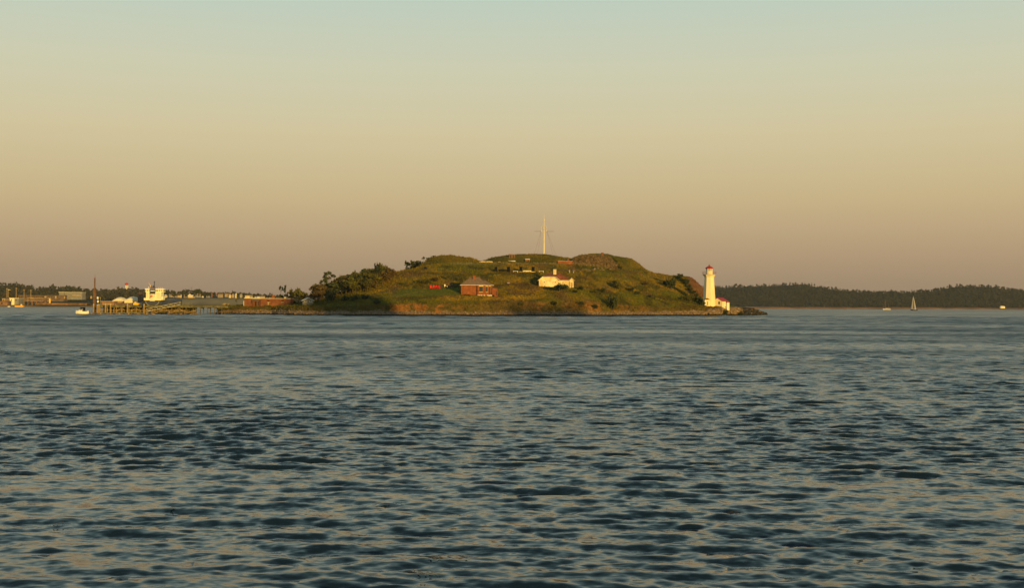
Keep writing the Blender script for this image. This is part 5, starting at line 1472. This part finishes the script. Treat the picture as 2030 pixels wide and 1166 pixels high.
# ------------------------------------------------------------------ houses on the far ridge
HW = [mat('house_paint', c, .9, .15, .3) for c in ((.55, .44, .27), (.62, .46, .24), (.34, .25, .16), (.26, .24, .22), (.5, .45, .36), (.3, .18, .1))]
hs = [(328.5, 588, 5.5, 5, 0), (340, 592, 9, 8, 2), (353, 589, 4, 5, 2), (359, 588.5, 4, 6, 0), (366, 589, 5, 6, 2), (376, 590.5, 8, 9, 1), (383, 590.5, 6, 6, 1), (387, 591, 5, 5, 0),
      (394, 584, 5, 4, 0), (397, 588, 6, 6, 3), (402, 590, 4, 4, 4), (436, 586, 4, 4.5, 4), (441, 585, 5, 4, 2), (448, 584, 5, 3.5, 2), (456, 587.5, 5, 5, 0), (462, 585.5, 4, 3.5, 2),
      (468, 586, 3.5, 6, 4), (478, 585.5, 5, 3.5, 3), (495, 588, 6, 4, 0), (501, 587.5, 3.5, 3, 3), (513, 589, 4, 3, 4), (519, 589.5, 4, 3.5, 4), (525, 589, 3, 3, 2), (336, 586, 4, 4, 3), (410, 589, 3.5, 3.5, 3), (488, 587, 3.5, 3, 3)]
order = ['cream gabled house nearest right of the ship', 'wide tan house low on the slope right of the ship', 'narrow tan house left of a pale narrow one', 'narrow pale house beside the narrow tan one', 'tan house midway between ship and antenna', 'large bright gabled house left of the terrace roofs', 'bright house joined right of the large gabled house', 'pale low house at the right of the bright pair',
         'pale house roof under the tallest far trees', 'grey blue house under the tallest far trees', 'small white house at the foot of the tall trees', 'small white house just right of the two red chimneys', 'tan house second right of the red chimneys', 'tan low house third right of the red chimneys', 'bright slanting house midway along the right houses', 'small tan house up right of the bright slanting one',
         'narrow white upright house above the bent tree', 'grey house right of the narrow upright house', 'pale house nearest left above the brick building', 'small grey house beside the pale house above the brick building', 'small white house above the brick building roof', 'white house middle above the brick building roof', 'tan house last above the brick building roof', 'grey house on the ridge behind the first cream house', 'grey house left of the red chimneys', 'small grey house between the right groups of houses']
for (px, pyb, wpx, hpx, ci), lab in zip(hs, order):
    D = 1830.0; s = D / FOC
    t = thing('far_house', lab, 'house', P(px, pyb, D), R(random.Random(int(px)).uniform(-30, 30) + (90 if int(px) % 2 else 0)), 'houses on the far left ridge')
    w_ = wpx / 2 * s; h = hpx * s * .45; r_ = hpx * s * .85
    MB().prism([(-w_, -4), (w_, -4), (w_, h), (0, r_ * .97), (-w_, h)], 0, 7).build('wall', HW[ci], t)
    for sg in (-1, 1):
        MB().hexa([(0, -.4, r_), (sg * (w_ + .4), -.4, h - .15), (sg * (w_ + .4), 7.4, h - .15), (0, 7.4, r_), (0, -.4, r_ + .3), (sg * (w_ + .4), -.4, h + .15), (sg * (w_ + .4), 7.4, h + .15), (0, 7.4, r_ + .3)]).build('roof_slope', M['darkroof'] if ci != 1 else M['tent'], t)
    if wpx >= 5:
        for x in (-.45, .45): MB().box(x * w_ - .5, x * w_ + .5, -.1, -.003, h * .4, h * .85).build('window', M['dark'], t)
for px, lab in ((420, 'left of two red and white chimneys on the far ridge'), (428, 'right of two red and white chimneys on the far ridge')):
    D = 1850; s = D / FOC
    t = thing('striped_chimney', lab, 'chimney', P(px, 589, D))
    for k in range(4): MB().lathe([(1.0 - .1 * k, k * 2.3 * s - (3 if k == 0 else 0)), (.9 - .1 * k, (k + 1) * 2.3 * s - .01)], 8).build('band', M['red'] if k % 2 else M['pinkbrick'], t)
t = thing('radio_antenna', 'thin radio antenna on the far ridge above the houses', 'antenna', P(380, 582, 2200))
MB().tube((0, 0, -6), (0, 0, 12), .35, .2, 5).build('pole', M['steel'], t)
MB().box(-.9, .9, -.2, .2, 10, 10.6).build('crossbar', M['steel'], t)
# a few trees one can tell apart on the far ridge
rt_.seed(77)
for px, pyb, hpx, wf, lab in ((394, 586, 13, 1.5, 'tall round tree standing above the far houses'), (386, 585, 11, 1.4, 'round tree left of the tallest tree above the far houses'), (107, 577, 11, 1.5, 'flat topped tree on the far left ridge'), (137, 577, 11, 1.6, 'broad round tree on the far left ridge'),
                              (346, 590, 9, 1.2, 'dark tree between the tan houses right of the ship'), (370, 590, 7, 1.2, 'dark tree left of the large bright house'), (412, 588, 9, 1.6, 'dark trees around the two red chimneys')):
    D = 1826.0 if px > 300 else 2250.0
    plant('ridge_tree', lab, 'tree', 'round', P(px, pyb, D), hpx * D / FOC, wf * .8, None, M['leaf_dk'])
for px, py in ((193.5, 588), (180.5, 587), (193, 595)):
    D = 1660; s = D / FOC
    t = thing('shore_hut', {193.5: 'tiny white hut in the trees right of the steel tower', 180.5: 'tiny tan hut partly behind the steel tower', 193: 'small yellow kiosk above the lamp post on the pier'}[px], 'hut', P(px if px != 193 else 194, py + 2.5, D))
    t.scale = (.6, .6, .6)
    MB().prism([(-1.6, -3), (1.6, -3), (1.6, 1.6), (0, 2.6), (-1.6, 1.6)], 0, 3).build('wall', M['shipwhite'] if px != 180.5 else M['tanwall'], t)
    for sg in (-1, 1): MB().hexa([(0, -.2, 2.65), (sg * 1.9, -.2, 1.45), (sg * 1.9, 3.2, 1.45), (0, 3.2, 2.65), (0, -.2, 2.85), (sg * 1.9, -.2, 1.65), (sg * 1.9, 3.2, 1.65), (0, 3.2, 2.85)]).build('roof_slope', M['paleroof'], t)

# ------------------------------------------------------------------ boats and house on the right
def yacht_hull(L, W, H, n=8):
    rows = []
    for k in range(n + 1):
        f = k / n; x = (f - .5) * L
        wd = W * (math.sin(math.pi * min(1, f * .62 + .30)) ** 1.2 if f < .98 else .02) * (1 if f < .8 else (1.02 - f) / .22)
        zs = H * (1 + .35 * f * f)
        rows.append([Vector((x, -wd, zs)), Vector((x, -wd * .8, H * .3)), Vector((x, 0, -.5)), Vector((x, wd * .8, H * .3)), Vector((x, wd, zs))])
    m = MB().grid(rows); m.poly(rows[0]); m.grid([[r_[0] for r_ in rows], [r_[-1] for r_ in rows]])
    return m
D = 1750.0; s = D / FOC
q = P(1812, 616, D); q.z = 0
t = thing('sailing_yacht', 'sailing yacht under two pale sails in front of the far forest', 'sailboat', q, R(132))
hu = yacht_hull(15 * s, 1.9, 1.3); hu.build('hull', M['hull_dk'], t)
MB().hexa([(-2.5, -1, 1.4), (1.5, -1, 1.45), (1.5, 1, 1.45), (-2.5, 1, 1.4), (-2.2, -.7, 2.1), (1.0, -.7, 2.0), (1.0, .7, 2.0), (-2.2, .7, 2.1)]).build('coachroof', M['gel'], t)
ztop = 30 * s
MB().tube((1.0, 0, .8), (1.2, 0, ztop), .14, .08, 6).build('mast', M['galv'], t)
def sail(mb, a, b_, c, belly):
    n = 7; rows = []
    for i in range(n + 1):
        f = i / n; p0 = a.lerp(c, f); p1 = b_.lerp(c, f)
        rows.append([p0.lerp(p1, g) + Vector((0, belly * math.sin(math.pi * g) * (1 - f) ** .6, 0)) for g in np.linspace(0, 1, 6)])
    mb.grid(rows); mb.grid([[p + Vector((0, .03, 0)) for p in r_] for r_ in rows]); return mb
sail(MB(), Vector((1.0, 0, 2.2)), Vector((-4.0, 1.0, 2.4)), Vector((1.15, 0, ztop - .4)), .7).build('mainsail', M['sail'], t)
sail(MB(), Vector((5.4, 0, 1.9)), Vector((1.6, 1.1, 2.0)), Vector((1.35, 0, ztop * .93)), .6).build('jib', M['sail'], t)
MB().tube((1, 0, 2.1), (-4.2, 1.0, 2.3), .09, n=5).build('boom', M['galv'], t)
MB().tube((5.5, 0, 1.7), (1.2, 0, ztop), .03, n=3).build('forestay', M['galv'], t)
D = 2300.0; s = D / FOC
q = P(1758, 613, D); q.z = 0
t = thing('ketch', 'two-masted boat with bare masts left of the sailing yacht', 'sailboat', q, R(180))
yacht_hull(15 * s, 2.0, 1.4).build('hull', M['gel'], t)
MB().box(-3.5, 2, -1, 1, 1.5, 2.3).build('cabin', M['tanwall'], t)
MB().tube((2.2, 0, 1), (2.2, 0, 20 * s), .2, .14, 5).build('main_mast', M['wood'], t)
MB().tube((-3.6, 0, 1), (-3.6, 0, 12 * s), .17, .12, 5).build('mizzen_mast', M['wood'], t)
MB().tube((6.8, 0, 2), (2.2, 0, 19.5 * s), .07, n=3).build('forestay', M['wood'], t)
MB().tube((2.2, 0, 3), (-2.6, 0, 3), .25, n=5).build('furled_mainsail', M['sail'], t)
MB().tube((-3.6, 0, 2.8), (-6.4, 0, 2.8), .18, n=5).build('furled_mizzen', M['sail'], t)
q = P(1675, 614, 2000); q.z = 0
t = thing('channel_buoy', 'tiny faded red buoy floating left of the two-masted boat', 'buoy', q)
MB().lathe([(1.0, -.4), (1.1, .5), (.4, .7), (.25, 2.2), (.05, 2.4)], 8).build('body', M['pinkbrick'], t)
MB().box(-.3, .3, -.3, .3, 2.403, 2.9).build('topmark', M['red'], t)
b = rg2(1988, 3014); s = 3014 / FOC
t = thing('shore_house', 'bright white house alone on the forested shore at right', 'house', b)
MB().box(-5.5, 5.5, 0, 8, -3, 4.2).build('wall', M['shipwhite'], t)
hip(MB(), -6.2, 6.2, -.7, 8.7, 4.203, -3, 3, 4, 6.4).build('roof', M['tent'], t)
for x in (-3, 0, 3): MB().box(x - .6, x + .6, -.12, -.003, 1.2, 2.8).build('window', M['tanwall'], t)

# ------------------------------------------------------------------ floating seaweed close by
def water_z(x, y):
    a1, rad, Z = WZ
    a = math.degrees(math.atan2(x, y)); r_ = math.hypot(x, y)
    i = int(np.clip(np.searchsorted(rad, r_), 0, len(rad) - 1)); j = int(np.clip(np.searchsorted(a1, a), 0, len(a1) - 1))
    return float(Z[i, j])
rw = random.Random(12)
for (px, py, wpx, lab) in [(1464, 1021, 34, 'dark clump of floating seaweed right of centre in the near water'), (114, 1040, 16, 'small dark scrap of seaweed in the near water at left'),
                           (772, 1000, 60, 'thin brown seaweed strands in the near water left of centre'), (905, 1112, 90, 'long brown seaweed strands near the bottom edge of the water'),
                           (840, 1136, 60, 'brown seaweed strands lowest in the water below centre'), (342, 1012, 12, 'tiny seaweed scrap left of centre in the near water')]:
    D = shoreD(px, py); c = P(px, py, D); s = D / FOC
    t = thing('seaweed', lab, 'seaweed', (c.x, c.y, 0))
    for k in range(7 if wpx > 20 else 3):
        x = c.x + rw.uniform(-.5, .5) * wpx * s; y = c.y + rw.uniform(-.25, .25) * min(1, wpx / 60)
        a = rw.uniform(-.35, .35); mb = MB(); wd = .006 if wpx > 40 else .012; rows = []
        L_ = rw.uniform(.15, .4) * wpx * s
        for i in range(6):
            px_ = x + math.cos(a) * L_ * (i / 5 - .5); py_ = y + math.sin(a) * L_ * (i / 5 - .5) + .04 * min(1, wpx / 60) * math.sin(i * 1.7 + k)
            z = water_z(x, y) + .015 + (.02 if wpx <= 40 else 0) * math.sin(math.pi * i / 5)
            f = wd * (1 - .6 * i / 5)
            rows.append([Vector((px_ - c.x, py_ - f * 2.2 - c.y, z)), Vector((px_ - c.x, py_ - c.y, z + f)), Vector((px_ - c.x, py_ + f * 2.2 - c.y, z))])
        mb.grid(rows).build('frond', M['weed'], t)

# ------------------------------------------------------------------ city blocks behind the viewer that shade part of the island
def tower_block(lab, cx, cy, width, depth, height):
    t = thing('office_tower', lab, 'building', (cx, cy, 0), R(SUN_AZ))
    MB().box(-width / 2, width / 2, -depth, 0, -3, height).build('wall', M['city'], t)
    n = int(height // 3.6)
    for k in range(n):
        MB().box(-width / 2 + .8, width / 2 - .8, .003, .12, 2 + 3.6 * k, 3.8 + 3.6 * k).build('window_band', M['glass'], t)
    MB().box(-width / 2 - .3, width / 2 + .3, -depth - .3, .3, height + .003, height + .9).build('parapet', M['conc'], t)
def shade(px0, px1, D, zsh, dist, lab):
    xa, xb = P(px0, 600, D).x, P(px1, 600, D).x
    cx = (xa + xb) / 2; dx, dy = math.sin(R(SUN_AZ)), -math.cos(R(SUN_AZ))
    tower_block(lab, cx + dx * dist, D + dy * dist, (xb - xa) * math.cos(R(SUN_AZ)), 24, zsh + dist * math.tan(R(SUN_EL)))
shade(602, 765, 478, 10.0, 690, 'wide concrete office tower on the city shore behind the viewpoint')
shade(1005, 1188, 484, 3.2, 690, 'narrower concrete office tower on the city shore behind the viewpoint')

# ------------------------------------------------------------------ evening haze over the whole harbour
hz_ = MB().box(-2600, 2600, -700, 4300, -4, 115).build('haze', M['city'])
tag(hz_, 'thin evening haze over the water', 'haze', kind='stuff')
hm_ = bpy.data.materials.new('haze_air'); hm_.use_nodes = True
ht_ = hm_.node_tree
for n_ in list(ht_.nodes):
    if n_.type != 'OUTPUT_MATERIAL': ht_.nodes.remove(n_)
pv = ht_.nodes.new('ShaderNodeVolumePrincipled')
pv.inputs['Color'].default_value = (0.85, 0.88, 0.9, 1)
pv.inputs['Density'].default_value = 0.000042
pv.inputs['Anisotropy'].default_value = 0.2
ht_.links.new(pv.outputs[0], [n_ for n_ in ht_.nodes if n_.type == 'OUTPUT_MATERIAL'][0].inputs['Volume'])
hz_.data.materials[0] = hm_
